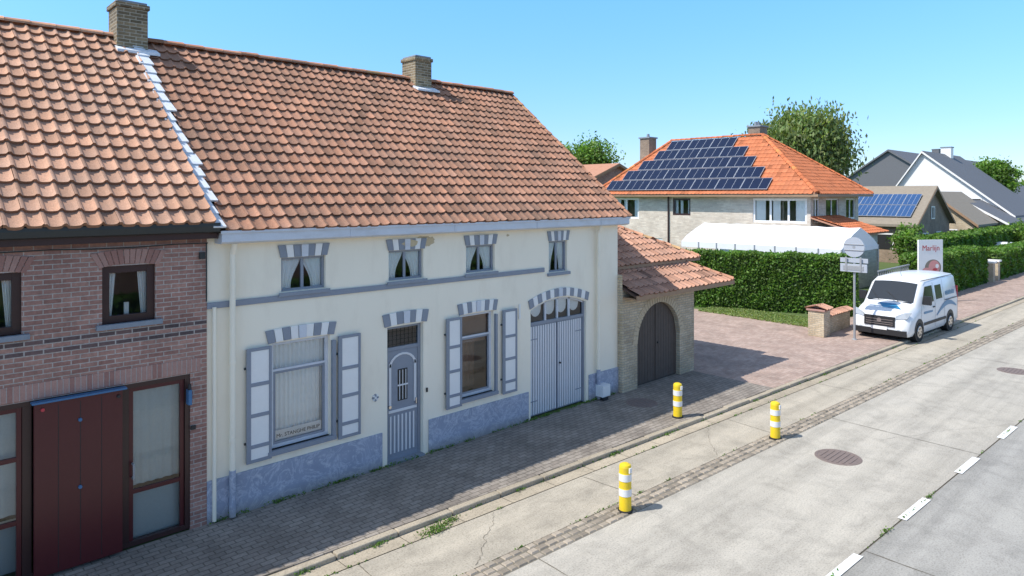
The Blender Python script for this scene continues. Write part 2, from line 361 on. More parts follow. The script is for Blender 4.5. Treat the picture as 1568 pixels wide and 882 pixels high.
# ------------------------------------------------------------------ ground
g=MB('ground',['grass']); g.poly([(-600,-600,-.12),(900,-600,-.12),(900,900,-.12),(-600,900,-.12)]); g.done()
def strip(name,y0,y1,z,mat,x0=-60,x1=300,parent=None):
    b=MB(name,[mat],parent); a=R(x0,y0);c=R(x1,y0);d=R(x1,y1);e=R(x0,y1)
    b.poly([(a[0],a[1],z),(c[0],c[1],z),(d[0],d[1],z),(e[0],e[1],z)]); return b.done()
RD=empty('road')
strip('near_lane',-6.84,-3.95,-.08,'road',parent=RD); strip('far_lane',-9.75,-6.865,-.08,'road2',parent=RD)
strip('sub_base',-12.0,-1.9,-.09,'joint',parent=RD)
strip('cycle_path',-3.55,-2.42,-.076,'cycle',parent=RD); strip('far_cycle_path',-11.3,-10.15,-.076,'cycle',parent=RD)
strip('gutter_bed',-3.95,-3.55,-.082,'bed',parent=RD); strip('far_gutter_bed',-10.15,-9.75,-.082,'bed',parent=RD)
jb=MB('slab_joints_and_cracks',['joint'],RD)
def crack(p,q,w,z,wig=.03,n=26):
    p=Vector((p[0],p[1],0));q=Vector((q[0],q[1],0)); d=(q-p); s=Vector((-d.y,d.x,0)).normalized(); off=0; L=[]
    for i in range(n+1):
        t=i/n; off+=random.gauss(0,wig/3); off*=.93; c=p+d*t+s*off; ww=w*random.uniform(.4,1.1); L.append((c-s*ww/2,c+s*ww/2))
    for (a,b),(c,e) in zip(L,L[1:]): jb.poly([(a.x,a.y,z),(c.x,c.y,z),(e.x,e.y,z),(b.x,b.y,z)])
for i in range(-4,24):
    x=i*9.2+2.9
    crack(R(x,-6.84),R(x+.15,-3.95),.018,-.0755,.008); crack(R(x+3.6,-9.75),R(x+3.7,-6.87),.02,-.0755,.008)
for i in range(-6,40):
    x=i*4.6+1.1; crack(R(x,-3.55),R(x+random.uniform(-.1,.2),-2.42),.014,-.0715,.012)
for (a,b,w) in (((11.5,-5.2),(14.8,-6.8),.006),((16.5,-4.0),(18.2,-6.8),.008),((8.3,-3.5),(9.6,-2.45),.007),((2.3,-3.5),(3.6,-2.5),.007)):
    crack(R(*a),R(*b),w,-.071,.06,40)
jb.done()
lm=MB('lane_markings',['line'],RD)
for i in range(-12,60):
    x=.05+2.72*i+.45-.75
    x0=x+.1;x1=x+1.2
    a=R(x0,-6.79);b=R(x1,-6.79);c=R(x1,-6.92);d=R(x0,-6.92)
    lm.poly([(a[0],a[1],-.067),(d[0],d[1],-.067),(c[0],c[1],-.067),(b[0],b[1],-.067)])
lm.done()
vs=[];fs=[];cs=[]
for (yc) in (-3.75,-9.95):
    for r in range(3):
        x=-12.0+random.random()*.1
        while x<75:
            w=random.uniform(.13,.19) if x<40 else .3; y0=yc-.195+r*.132; hgt=random.uniform(.012,.026)
            gx=random.uniform(.010,.02); b=len(vs); tp=.016; g_=random.uniform(.7,1.25)
            for (ax,ay,az) in ((0,0,0),(1,0,0),(1,1,0),(0,1,0),(0,0,1),(1,0,1),(1,1,1),(0,1,1)):
                px=x+gx/2+(w-gx)*ax+(tp if ax==0 else -tp)*az; py=y0+.010+ay*.112+((tp if ay==0 else -tp)*az)
                q=R(px,py); vs.append((q[0],q[1],-.085+az*hgt)); cs.append((g_,g_*.97,g_*.93,1))
            fs+= [(b+4,b+5,b+6,b+7),(b,b+1,b+5,b+4),(b+1,b+2,b+6,b+5),(b+2,b+3,b+7,b+6),(b+3,b,b+4,b+7)]
            x+=w
mesh_np('granite_setts',vs,fs,M['cobble'],RD,cs)
K=empty('kerb'); kb=MB('kerb_stones',['kerb'],K)
x=-30
while x<120:
    L=.985; j=random.uniform(-.012,.012); h=random.uniform(-.014,.002)
    a=R(x,-2.12+j);b=R(x+L,-2.12+j*.5); c=R(x+L,-1.98+j*.5); d=R(x,-1.98+j)
    kb.prism([(d[0],d[1],-.12),(c[0],c[1],-.12),(b[0],b[1],-.12),(a[0],a[1],-.12)][::-1],(0,0,.126+h)); x+=1.0
kb.done(.02)
cb=MB('channel',['kerb'],K); x=-30
while x<120:
    a=R(x,-2.41);b=R(x+.99,-2.41);c=R(x+.99,-2.135);d=R(x,-2.135)
    cb.poly([(a[0],a[1],-.07),(b[0],b[1],-.07),(c[0],c[1],-.074),(d[0],d[1],-.074)]); x+=1.0
cb.done()
pv=MB('pavement',['pave','drive'])
def pq(x0,x1,yin,mi):
    a=R(x0,-1.98);b=R(x1,-1.98); pv.prism([(a[0],a[1],-.11),(b[0],b[1],-.11),(x1,yin,-.11),(x0,yin,-.11)],(0,0,.112),mi)
pq(-30,13.4,.0,0); pq(13.4,120,0.0,1)
pv.done()
op=MB('opposite_pavement',['pave']); 
a=R(-60,-11.3);b=R(200,-11.3); op.prism([(a[0],a[1]-2.5,-.11),(b[0],b[1]-2.5,-.11),(b[0],b[1],-.11),(a[0],a[1],-.11)],(0,0,.11)); op.done()
lw=MB('garden_ground',['grass']); lw.prism([(-60,0,-.11),(300,0,-.11),(300,200,-.11),(-60,200,-.11)],(0,0,.105)); lw.done()
dr=MB('driveway',['drive']); dr.poly([(10.2,0,.0),(22.3,0,.0),(23.3,3.0,.0),(22.6,8,.0),(22,16,.0),(10.2,16,.0)]); dr.done()
def manhole(x,y,z,r):
    m=MB('manhole_cover',['iron','kerb','black'],None); m.lathe((x,y,z),[(0,.004),(r*.86,.004),(r*.88,.001),(r*.9,.006),(r,.006),(r+.005,0)],[0,0,0,0,0],28)
    for k in range(-3,4):
        yy=k*r*.22; l=math.sqrt(max(0,(r*.8)**2-yy*yy)); m.box(x-l,x+l,y+yy-.018,y+yy+.018,z+.004,z+.012,0)
    m.done()
manhole(9.95,-5.50,-.079,.42); manhole(20.4,-6.45,-.079,.42); manhole(9.85,-.95,.003,.38)

# ------------------------------------------------------------------ main house
H=empty('white_terraced_house',(5,4,0))
W1=(1.03,2.07,.86,2.60); W2=(5.01,5.88,.88,2.58); DR=(3.24,4.06,0,2.56); GD=(7.0,8.91,0,2.66)
UW=[(1.19,1.99,3.42,3.98),(3.27,4.06,3.42,3.98),(5.13,5.92,3.42,3.98),(7.59,8.22,3.24,3.96)]
w=MB('walls',['cream','interior','peel'],H)
holes=[W1,W2,DR,GD]+UW
w.wall(0.0,10.14,0,4.5,holes,0,.16)
arcg=lambda x: 2.44+.20*(1-((x-7.955)/.955)**2)
w.archfill(7.0,8.91,arcg,2.66,0,.16)
w.poly([(10.14,0,0),(10.14,8.2,0),(10.14,8.2,4.5),(10.14,4.1,7.92),(10.14,0,4.5)])
w.poly([(0,8.2,0),(0,8.2,4.5),(10.14,8.2,4.5),(10.14,8.2,0)])
w.poly([(0.01,.2,0),(0.01,8.2,0),(0.01,8.2,4.5),(0.01,4.1,7.92),(0.01,.2,4.5)],1)
w.box(0.03,10.1,.9,.95,0.01,4.4,1); w.box(.03,10.1,.2,.9,2.85,3.0,1)
def blob(cx,cz,rx,rz,y):
    n=18; w.poly([(cx+rx*math.cos(2*math.pi*k/n)*random.uniform(.65,1.1),y,cz+rz*math.sin(2*math.pi*k/n)*random.uniform(.6,1.1)) for k in range(n)],2)
blob(3.75,4.10,.22,.08,-.034); blob(4.22,4.12,.13,.10,-.003); blob(4.05,4.20,.15,.03,-.003); blob(6.3,4.15,.05,.03,-.003); blob(4.12,4.06,.05,.04,-.004)
w.done()
pl=MB('plinth',['plinth'],H)
for a,b in ((0.0,3.12),(4.18,6.92),(8.99,10.14)): pl.box(a,b,-.03,-.001,0,.65)
pl.done(.006)
bd=MB('string_course',['blue'],H)
bd.box(0.0,7.42,-.035,-.001,3.275,3.37)
for u in UW: bd.box(u[0]-.06,u[1]+.06,-.06,-.036,u[2]-.075,u[2]-.01)
bd.box(UW[3][0]-.06,UW[3][1]+.06,-.035,-.001,UW[3][2]-.08,UW[3][2]-.01)
for u in (W1,W2): bd.box(u[0]-.09,u[1]+.09,-.08,.08,u[2]-.075,u[2])
bd.done(.006)
ln=MB('fan_lintels',['blue','white','bluepale'],H)
def fan(x0,x1,z0,z1,n,rise=.03,ext=.07,splay=.05):
    for i in range(n):
        t0=i/n;t1=(i+1)/n
        X0=x0-ext;X1=x1+ext; a=X0+(X1-X0)*t0+.004;b=X0+(X1-X0)*t1-.004
        f=lambda t:(1-(2*t-1)**2)*rise
        sa=(t0-.5)*2*splay; sb=(t1-.5)*2*splay
        mi=0 if i%2==0 else 1
        if i==n//2: mi=2
        pr=.03 if i!=n//2 else .05
        ln.prism([(a,-.001,z0+f(t0)),(b,-.001,z0+f(t1)),(b+sb,-.001,z1+f(t1)),(a+sa,-.001,z1+f(t0))],(0,-pr,0),mi)
fan(W1[0],W1[1],2.60,2.81,9); fan(W2[0],W2[1],2.58,2.80,9); fan(DR[0],DR[1],2.57,2.80,7); fan(GD[0],GD[1],2.47,2.66,15,.20,.04)
for u in UW: fan(u[0],u[1],u[3]+.005,4.19,7,0,.02,.05)
ln.done(.004)
gt=MB('eaves_gutter',['bluepale','zinc'],H)
gt.prism([(.12,-.30,4.30),(.12,-.30,4.47),(.12,-.001,4.47),(.12,-.001,4.27),(.12,-.24,4.27)][::-1],(10.12,0,0),0)
gt.box(.10,10.26,-.325,-.302,4.43,4.475,0); 
for xx in (2.3,4.6,6.9,9.1): gt.box(xx,xx+.03,-.315,-.301,4.30,4.43,0)
gt.done(.005)
dp=MB('downpipes',['cream','plinth','galv'],H)
for xx in (.36,9.27):
    dp.cyl((xx,-.18,4.28),(xx,-.09,4.1),.045,.045,12,0); dp.cyl((xx,-.09,4.1),(xx,-.09,.75),.045,.045,12,0); dp.cyl((xx,-.09,.75),(xx,-.09,.03),.05,.05,12,1)
    for z in (3.6,2.4,1.2): dp.cyl((xx,-.09,z),(xx,-.09,z+.05),.054,.054,12,0)
dp.cyl((.10,-.05,3.3),(.10,-.05,.03),.03,.03,10,0)
dp.done()
fr=MB('window_frames',['blue','white','bluepale'],H); gl=MB('window_glass',['glass'],H)
def pane(b,x0,x1,z0,z1,y): b.poly([(x0,y,z0),(x1,y,z0),(x1,y,z1),(x0,y,z1)])
fr.frame(W1[0],W1[1],W1[2],W1[3],.07,.05,.055,h=[2.13],mi=2); fr.frame(W1[0]+.056,W1[1]-.056,W1[2]+.056,2.11,.082,.03,.04,mi=0)
pane(gl,W1[0]+.05,W1[1]-.05,W1[2]+.05,W1[3]-.05,.1)
fr.frame(W2[0],W2[1],W2[2],W2[3],.07,.05,.055,h=[2.10],mi=2); fr.frame(W2[0]+.056,W2[1]-.056,W2[2]+.056,2.08,.082,.03,.035,mi=0)
pane(gl,W2[0]+.05,W2[1]-.05,W2[2]+.05,W2[3]-.05,.1)
for u in UW:
    mx=(u[0]+u[1])/2; fr.frame(u[0],u[1],u[2],u[3],.06,.05,.04,v=[mx],mi=0,bw=.05)
    pane(gl,u[0]+.04,u[1]-.04,u[2]+.04,u[3]-.04,.09)
fr.done(); gl.done()
cu=MB('curtains',['curtain','sheer','blind'],H)
def curtain(x0,x1,z0,z1,y,n,amp,mi,fx=None):
    m=n*8; rows=10
    vs=[];
    for r in range(rows+1):
        t=r/rows; z=z1+(z0-z1)*t
        for k in range(m+1):
            s=k/m; 
            if fx: a,b=fx(t)
            else: a,b=0,1
            X=x0+(x1-x0)*(a+(b-a)*s); vs.append((X,y+amp*math.sin(2*math.pi*n*s)*(.6+.4*t)+amp*.4*math.sin(5*s+3*t),z))
    cu.add(vs,[(r*(m+1)+k,(r+1)*(m+1)+k,(r+1)*(m+1)+k+1,r*(m+1)+k+1) for r in range(rows) for k in range(m)],mi,True)
curtain(1.05,2.05,.88,2.58,.19,13,.022,0)
curtain(5.03,5.86,1.95,2.56,.17,1,.004,2); curtain(5.03,5.86,.9,2.0,.6,6,.02,2)
for u in UW:
    m=(u[0]+u[1])/2
    curtain(u[0]+.03,m,u[2],u[3],.120,4,.010,0,lambda t:(0,1-.48*math.sin(min(t*1.15,1)*math.pi/2)**1.5)); curtain(m,u[1]-.03,u[2],u[3],.120,4,.010,0,lambda t:(.48*math.sin(min(t*1.15,1)*math.pi/2)**1.5,1))
cu.done()
nc=MB('name_card',['white'],H); nc.box(1.12,1.98,.125,.13,.955,1.12); nc.done()
def text(name,body,loc,size,mat,parent,rot=(math.pi/2,0,0),al='CENTER'):
    c=bpy.data.curves.new(name,'FONT'); c.body=body; c.size=size; c.align_x=al; c.extrude=.001; c.materials.append(M[mat])
    o=bpy.data.objects.new(name,c); o.rotation_euler=rot; o.location=loc; S.collection.objects.link(o)
    if parent: o.parent=parent; o.matrix_parent_inverse=Matrix.Translation(-parent.location)
text('name_lettering','Mr. STANGHE PHILIP',(1.55,.118,1.0),.085,'black',H)
sh=MB('shutters',['blue','white','zinc'],H)
def shutter(x0,x1,z0,z1):
    fw=.07; y0=-.075;y1=-.04
    sh.box(x0,x0+fw,y0,y1,z0,z1,0); sh.box(x1-fw*.6,x1,y0,y1,z0,z1,0)
    a=x0+fw;b=x1-fw*.6; H_=z1-z0; cuts=[0,.14,.41,.68,1.0]
    zz=[z0+H_*c for c in cuts]
    for i,z in enumerate(zz):
        if i in(0,4): q=(z,z+.05) if i==0 else (z-.05,z)
        else: q=(z-.03,z+.03)
        sh.box(a,b,y0+.003,y1-.003,q[0],q[1],0)
    sh.box(a,b,y0+.014,y1-.008,z0+.05,z1-.05,1)
    sh.box(x0-.02,x0+.10,y1,-.002,z0+.3,z0+.33,2); sh.box(x0-.02,x0+.10,y1,-.002,z1-.33,z1-.3,2)
shutter(.59,1.00,.76,2.58); shutter(2.20,2.64,.76,2.56); shutter(4.58,4.97,.76,2.56); shutter(6.10,6.52,.76,2.56)
sh.box(2.09,2.16,-.06,-.002,.8,2.5,0); sh.box(5.90,5.96,-.06,-.002,.82,2.5,0)
sh.done(.004)
fd=MB('front_door',['blue','whitedoor','black','chrome','stone'],H)
x0,x1=DR[0],DR[1]
fd.frame(x0,x1,.04,DR[3],.09,.06,.06,h=[2.12],mi=0,bw=.07)
fd.box(x0,x1,-.05,.16,0,.04,4)
fd.box(x0+.06,x1-.06,.105,.14,.05,2.08,0)
dc=(x0+x1)/2
for k in range(7):
    xx=x0+.12+k*.087; fd.box(xx,xx+.035,.092,.104,.16,.86,1)
fd.box(x0+.09,x1-.09,.088,.104,.92,.97,1)
fd.box(x0+.10,x0+.15,.090,.104,1.05,1.85,1); fd.box(x1-.15,x1-.10,.090,.104,1.05,1.85,1)
for i in range(10):
    a=math.pi*i/10;b=math.pi*(i+1)/10; r0,r1=.26,.31
    fd.prism([(dc+r0*math.cos(a),.104,1.78+.8*r0*math.sin(a)),(dc+r1*math.cos(a),.104,1.78+.8*r1*math.sin(a)),(dc+r1*math.cos(b),.104,1.78+.8*r1*math.sin(b)),(dc+r0*math.cos(b),.104,1.78+.8*r0*math.sin(b))],(0,-.014,0),1)
fd.box(dc-.11,dc+.11,.098,.1045,1.12,1.72,2)
for k in range(3): fd.box(dc-.08+k*.07,dc-.065+k*.07,.088,.097,1.14,1.70,1)
fd.box(dc-.12,dc+.12,.090,.096,1.40,1.43,1)
fd.box(x1-.13,x1-.11,.06,.10,1.0,1.12,3); fd.cyl((x0+.1,.10,1.05),(x0+.1,.05,1.05),.025,.03,12,3)
fd.done(.003)
tg=MB('transom_glass',['glass','black'],H); pane(tg,x0+.06,x1-.06,2.15,2.5,.12)
for k in range(7): tg.box(x0+.1+k*.09,x0+.105+k*.09,.105,.11,2.16,2.5,1)
for k in range(4): tg.box(x0+.06,x1-.06,.106,.109,2.2+k*.08,2.205+k*.08,1)
tg.done()
gd=MB('double_timber_door',['blue','whitedoor','black','bluepale'],H)
gd.box(7.0,7.06,.06,.12,.02,2.46,0); gd.box(8.85,8.91,.06,.12,.02,2.46,0); gd.box(7.06,8.85,.058,.12,2.08,2.15,0)
gd.box(7.06,7.952,.09,.12,.03,2.075,0); gd.box(7.958,8.85,.09,.12,.03,2.075,0)
n=11
for s_ in (7.075,7.965):
    for k in range(n):
        xx=s_+k*.0795; gd.box(xx,xx+.05,.078,.0895,.06,2.05,1)
gd.box(7.94,7.97,.062,.077,.05,2.07,0)
for z in (.35,1.75): gd.box(7.07,7.3,.070,.0775,z,z+.02,0); gd.box(8.6,8.84,.070,.0775,z,z+.02,0)
gd.cyl((8.03,.075,1.1),(8.03,.03,1.1),.02,.02,8,2)
for xx in (7.55,7.955,8.36): gd.box(xx-.025,xx+.025,.065,.11,2.15,2.62,3)
for i in range(16):
    a=7.0+1.91*i/16;b=7.0+1.91*(i+1)/16; gd.prism([(a,.065,arcg(a)-.045),(b,.065,arcg(b)-.045),(b,.065,arcg(b)),(a,.065,arcg(a))],(0,.045,0),3)
gd.done(.002)
gg=MB('fanlight_glass',['glass','curtain'],H); pane(gg,7.05,8.86,2.15,2.62,.1)
for xc in (7.3,7.75,8.16,8.6):
    for i in range(6): 
        a=math.pi*i/6;b=math.pi*(i+1)/6
        gg.poly([(xc+.17*math.cos(a),.14,2.42-.17*math.sin(a)),(xc+.17*math.cos(b),.14,2.42-.17*math.sin(b)),(xc+.17*math.cos(b),.14,2.62),(xc+.17*math.cos(a),.14,2.62)],1)
gg.done()
ft=MB('wall_fittings',['bandwhite','stone','black','white'],H)
for i in range(8):
    a=math.pi/4*i; ft.cyl((2.98+.05*math.cos(a),-.001,1.32+.05*math.sin(a)),(2.98+.05*math.cos(a),-.02,1.32+.05*math.sin(a)),.022,.018,8,0 if i%2 else 1)
ft.cyl((2.98,-.001,1.32),(2.98,-.03,1.32),.03,.02,10,0)
ft.box(9.22,9.52,-.26,-.035,.10,.38,0); ft.box(9.28,9.46,-.24,-.05,.0,.10,2)
ft.box(9.24,9.50,-.265,-.261,.13,.35,3)
ft.box(4.12,4.15,-.03,-.002,1.2,1.28,2)
ft.box(6.62,6.66,-.03,-.002,2.3,2.62,3)
ft.done(.006)
rf=MB('roof_structure',['underroof','cream'],H)
RISE=3.56; sl=RISE/4.40
rf.prism([(-0.0,-.28,4.44),(-.0,4.1,7.98),(-.0,8.5,4.44),(-.0,8.3,4.44),(-.0,4.1,7.84),(-.0,-.1,4.44)],(10.2,0,0),0)
rf.box(10.2,10.235,-.28,-.1,4.30,4.44,0)
rf.done()
V=(0,4.40,RISE); HL=math.hypot(4.4,RISE)
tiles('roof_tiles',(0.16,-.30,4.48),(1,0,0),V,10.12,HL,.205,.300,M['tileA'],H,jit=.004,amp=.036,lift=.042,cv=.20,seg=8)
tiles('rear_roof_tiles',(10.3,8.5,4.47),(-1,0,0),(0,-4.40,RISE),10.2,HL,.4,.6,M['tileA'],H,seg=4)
ridgecaps('ridge_tiles',(10.3,4.1,8.09),(0.2,4.1,8.09),.12,M['tileA'],H)
ridgecaps('verge_tiles',(10.29,-.28,4.53),(10.29,4.1,8.08),.07,M['tileA'],H,.33)
fl=MB('lead_flashing',['lead'],H)
vv=Vector(V).normalized(); nn=Vector((1,0,0)).cross(vv)
for j in range(18):
    o=Vector((-.03,-.30,4.49))+vv*(j*.312-.02); a=random.uniform(-.02,.02); wd=.22+random.uniform(-.04,.04)
    p=[o+Vector((a,0,0))+nn*.088,o+Vector((a+wd,0,0))+nn*.085,o+Vector((a+wd-.03,0,0))+vv*.31+nn*.06,o+Vector((a,0,0))+vv*.31+nn*.065]
    fl.prism([tuple(q) for q in p],tuple(nn*-.03))
for (xa,xb,ya) in ((-.34,.30,3.62),(6.52,7.12,3.62)):
    z=8.07-(4.1-ya)*sl
    fl.prism([(xa,ya-.04,z+.03),(xb+.10,ya-.04,z+.03),(xb+.08,4.3,8.02),(xa,4.3,8.02)],(0,0,.05))
fl.done()
ch=MB('chimneys',['brickchim','stone','black'],H)
for (cx,cz,hw) in ((-.04,8.74,.27),(6.82,8.66,.26)):
    ch.box(cx-hw,cx+hw,3.76,4.36,7.4,cz-.14,0); ch.box(cx-hw-.03,cx+hw+.03,3.73,4.39,cz-.14,cz-.05,0)
    ch.box(cx-hw+.01,cx+hw-.01,3.77,4.35,cz-.05,cz,1); ch.box(cx-.1,cx+.1,3.95,4.15,cz,cz+.03,2)
ch.done(.008)

# ------------------------------------------------------------------ brick neighbour
B=empty('brick_terraced_house',(-4,4,0))
b=MB('walls',['brickred','interior','brickdark'],B)
BW1=(-1.40,-.72,3.22,4.02); BW2=(-2.95,-2.31,3.22,4.02); BD=(-4.2,-.24,0,2.34); BW3=(-7,-5.2,1,2.3);BW4=(-6.5,-5.8,3.22,4.02)
b.wall(-10,-.001,0,4.56,[BW1,BW2,BD,BW3,BW4],-.02,.14)
b.poly([(-10,-.02,0),(-10,8.2,0),(-10,8.2,4.5),(-10,4.1,7.9),(-10,-.02,4.5)]); b.poly([(-10,8.2,0),(-10,8.2,4.5),(0,8.2,4.5),(0,8.2,0)])
b.box(-9.9,-.01,1.6,1.65,0,4.4,1); b.box(-9.9,-.01,.16,1.6,2.7,2.8,1)
for z in (2.93,3.06): b.box(-10,-.005,-.024,-.0205,z,z+.065,2)
b.done()
so=MB('soldier_courses',['sold1','sold2','mortar'],B)
x=-4.3
while x<-.1:
    so.box(x,x+.058,-.028,-.0205,2.36,2.56,random.choice([0,1,1])); x+=.068
so.box(-4.3,-.1,-.024,-.0205,2.36,2.56,2)
for u in (BW1,BW2,BW4):
    n=12; xc=(u[0]+u[1])/2
    for i in range(n):
        t0=i/n;t1=(i+1)/n; a=u[0]-.04+(u[1]-u[0]+.08)*t0+.005;c=u[0]-.04+(u[1]-u[0]+.08)*t1-.005
        r=lambda t:.05*(1-(2*t-1)**2); s0=(t0-.5)*.22;s1=(t1-.5)*.22
        so.prism([(a,-.0205,4.00+r(t0)),(c,-.0205,4.00+r(t1)),(c+s1,-.0205,4.20+r(t1)),(a+s0,-.0205,4.20+r(t0))],(0,-.012,0),random.choice([0,1]))
so.done(.003)
bs=MB('sills',['stone'],B)
for u in (BW1,BW2,BW4): bs.box(u[0]-.08,u[1]+.08,-.09,.1,u[2]-.07,u[2])
bs.done(.005)
bf=MB('window_frames',['darkframe','maroon','black','skyblue','white','red','galv'],B); bg=MB('window_glass',['glass'],B)
for u in (BW1,BW2,BW4):
    bf.frame(u[0],u[1],u[2],u[3],.03,.06,.10,mi=0); pane(bg,u[0]+.09,u[1]-.09,u[2]+.09,u[3]-.09,.07)
bf.frame(BD[0],BD[1],0.02,BD[3],.0,.1,.07,mi=0); bf.box(-2.30,-2.20,.01,.09,.02,2.27,0); bf.box(-1.15,-1.06,.01,.09,.02,2.27,0)
bf.frame(-1.055,-.315,.03,2.265,.03,.05,.055,h=[.78],mi=1,bw=.06); pane(bg,-1.0,-.36,.08,2.22,.055)
bf.frame(-3.2,-2.305,.03,2.265,.03,.05,.055,h=[.78,1.6],mi=1,bw=.06); pane(bg,-3.15,-2.35,.08,2.22,.055); bf.box(-4.13,-3.2,.03,.08,.03,2.26,1)
bf.box(-2.19,-1.17,-.11,-.03,.05,2.30,1); 
for xx in (-1.93,-1.68,-1.43): bf.box(xx,xx+.008,-.113,-.1095,.1,2.25,2)
bf.box(-2.22,-1.12,-.15,-.03,2.305,2.33,3)
for (xx,zz,mi) in ((-2.1,2.22,5),(-1.22,2.22,2),(-1.68,2.0,3),(-1.68,1.1,3)): bf.cyl((xx,-.11,zz),(xx,-.135,zz),.025,.022,10,mi)
bf.box(-.30,-.25,-.13,-.02,1.9,2.12,3); bf.cyl((-.27,-.08,2.12),(-.27,-.08,2.2),.03,.02,8,2); bf.box(-.24,-.17,-.05,-.02,1.5,1.56,2)
bf.cyl((-1.02,-.0,1.0),(-1.02,-.08,1.0),.015,.015,8,6); bf.cyl((-1.02,-.08,1.0),(-1.02,-.08,1.2),.015,.015,8,6); bf.cyl((-1.02,-.08,1.2),(-1.02,-.0,1.2),.015,.015,8,6)
bf.frame(BW3[0],BW3[1],BW3[2],BW3[3],.05,.06,.08,mi=1); pane(bg,BW3[0],BW3[1],BW3[2],BW3[3],.09)
bf.done(.004); bg.done()
cu=MB('curtains',['curtain','sheer','blind'],B)
for u in (BW1,BW2): 
    m=(u[0]+u[1])/2
    curtain(u[0]+.08,m,u[2],u[3],.14,4,.012,0,lambda t:(0,.5-.25*t)); curtain(m,u[1]-.08,u[2],u[3],.14,4,.012,0,lambda t:(.5+.25*t,1))
    cu.box(m-.03,m+.03,.13,.18,u[2]+.1,u[2]+.26,0)
curtain(-1.05,-.32,.83,2.2,.16,6,.012,1); curtain(-3.2,-2.3,.85,2.2,.16,6,.012,1); curtain(-1.05,-.32,.05,.75,.16,1,.002,1); curtain(-3.2,-2.3,.05,.75,.3,1,.002,1)
cu.done()
bgu=MB('gutter',['zinc','darkframe'],B)
bgu.box(-10,.10,-.20,-.022,4.36,4.60,1)
bgu.prism([(-10,-.36,4.55),(-10,-.34,4.47),(-10,-.24,4.45),(-10,-.2,4.49),(-10,-.2,4.60),(-10,-.36,4.60)],(10.08,0,0),0)
pts=[(-10+i*.5,-.05,4.28+.012*math.sin(i*1.7)) for i in range(21)]
for p,q in zip(pts,pts[1:]): bgu.cyl(p,q,.009,.009,6,0,False)
bgu.cyl((-.02,-.06,4.28),(-.02,-.06,3.4),.01,.01,6,0); bgu.box(-.12,-.04,-.07,-.022,4.05,4.15,0)
bgu.done()
br=MB('roof_structure',['underroof'],B); br.prism([(-10,-.28,4.55),(-10,4.1,7.98),(-10,8.5,4.44),(-10,8.3,4.44),(-10,4.1,7.84),(-10,-.1,4.5)],(9.99,0,0)); br.done()
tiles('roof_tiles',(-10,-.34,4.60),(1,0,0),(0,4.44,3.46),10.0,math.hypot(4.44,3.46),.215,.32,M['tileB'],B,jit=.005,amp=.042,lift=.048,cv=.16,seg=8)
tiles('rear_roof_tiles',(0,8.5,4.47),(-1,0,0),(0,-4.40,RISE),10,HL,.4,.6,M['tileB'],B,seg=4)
ridgecaps('ridge_tiles',(-.1,4.1,8.10),(-10,4.1,8.10),.12,M['tileB'],B)

# ------------------------------------------------------------------ annex garage
A=empty('brick_garage_annex',(12,1,0)); ay=-.15
a=MB('walls',['brickyel','interior','brickred'],A)
AD=(10.78,12.76,0,2.14); rr=.99; acx=11.77
a.wall(10.145,13.5,0,2.62,[AD],ay,.22)
arca=lambda x: 1.15+math.sqrt(max(0,rr*rr-(x-acx)**2))
a.archfill(AD[0],AD[1],arca,2.14,ay,.22,0,24)
a.poly([(10.145,ay,0),(10.145,ay,3.0),(10.145,.3,3.0),(10.145,.3,0)])
a.poly([(13.5,ay,0),(13.5,5,0),(13.5,5,2.62),(13.5,ay,2.62)])
a.box(10.2,13.4,2.0,2.05,0,2.6,1); a.done()
av=MB('arch_bricks',['yel1','sold2'],A)
n=30
for i in range(n):
    t0=math.pi*i/n+.012;t1=math.pi*(i+1)/n-.012
    av.prism([(acx+r*math.cos(t),ay-.0005,1.15+r*math.sin(t)) for (r,t) in ((rr+.0,t0),(rr+.2,t0),(rr+.2,t1),(rr+.0,t1))],(0,-.012,0),0)
av.done(.003)
ad=MB('arched_timber_door',['wood','black'],A)
xs=[AD[0]+ (AD[1]-AD[0])*i/16 for i in range(17)]
for i in range(16):
    p,q=xs[i]+.004,xs[i+1]-.004
    ad.prism([(p,ay+.12,.03),(q,ay+.12,.03),(q,ay+.12,arca(q)),(p,ay+.12,arca(p))],(0,.04,0),0)
ad.prism([(x_,ay+.165,z_) for (x_,z_) in ((AD[0],0),(AD[1],0),(AD[1],2.1),(AD[0],2.1))],(0,.02,0),1)
ad.box(acx-.03,acx+.03,ay+.10,ay+.119,.05,2.1,0); ad.box(acx+.06,acx+.12,ay+.09,ay+.119,1.0,1.05,1)
ad.done()
ar=MB('roof_structure',['woodlt','brickyel','underroof'],A)
ar.prism([(10.16,-.55,2.50),(14.95,-.55,2.50),(14.0,.8,3.08),(10.16,.8,3.08)],(0,0,-.05),2)
ar.prism([(14.95,-.55,2.50),(14.95,4.5,2.50),(14.0,4.5,3.08),(14.0,.8,3.08)],(0,0,-.05),2)
ar.box(10.16,14.97,-.60,-.56,2.38,2.50,0); ar.box(14.96,15.0,-.60,4.5,2.38,2.50,0); ar.box(10.16,14.95,-.55,ay-.002,2.40,2.43,0); ar.box(13.503,14.95,ay,4.5,2.40,2.43,0)
ar.box(14.7,14.84,4.2,4.34,0,2.4,0)
ar.box(10.2,13.9,.8,5,2.6,3.1,1)
ar.prism([(10.2,.55,3.12),(14.9,.55,3.12),(12.9,2.6,4.15),(10.2,2.6,4.15)],(0,0,-.05),2)
ar.prism([(14.9,.55,3.12),(14.9,4.6,3.12),(12.9,2.6,4.15)],(0,0,-.05),2)
ar.prism([(10.2,4.6,3.12),(14.9,4.6,3.12),(12.9,2.6,4.15),(10.2,2.6,4.15)][::-1],(0,0,-.05),2)
ar.box(10.2,14.92,.51,.55,3.02,3.12,0)
ar.done()
h1=math.hypot(1.35,.58)
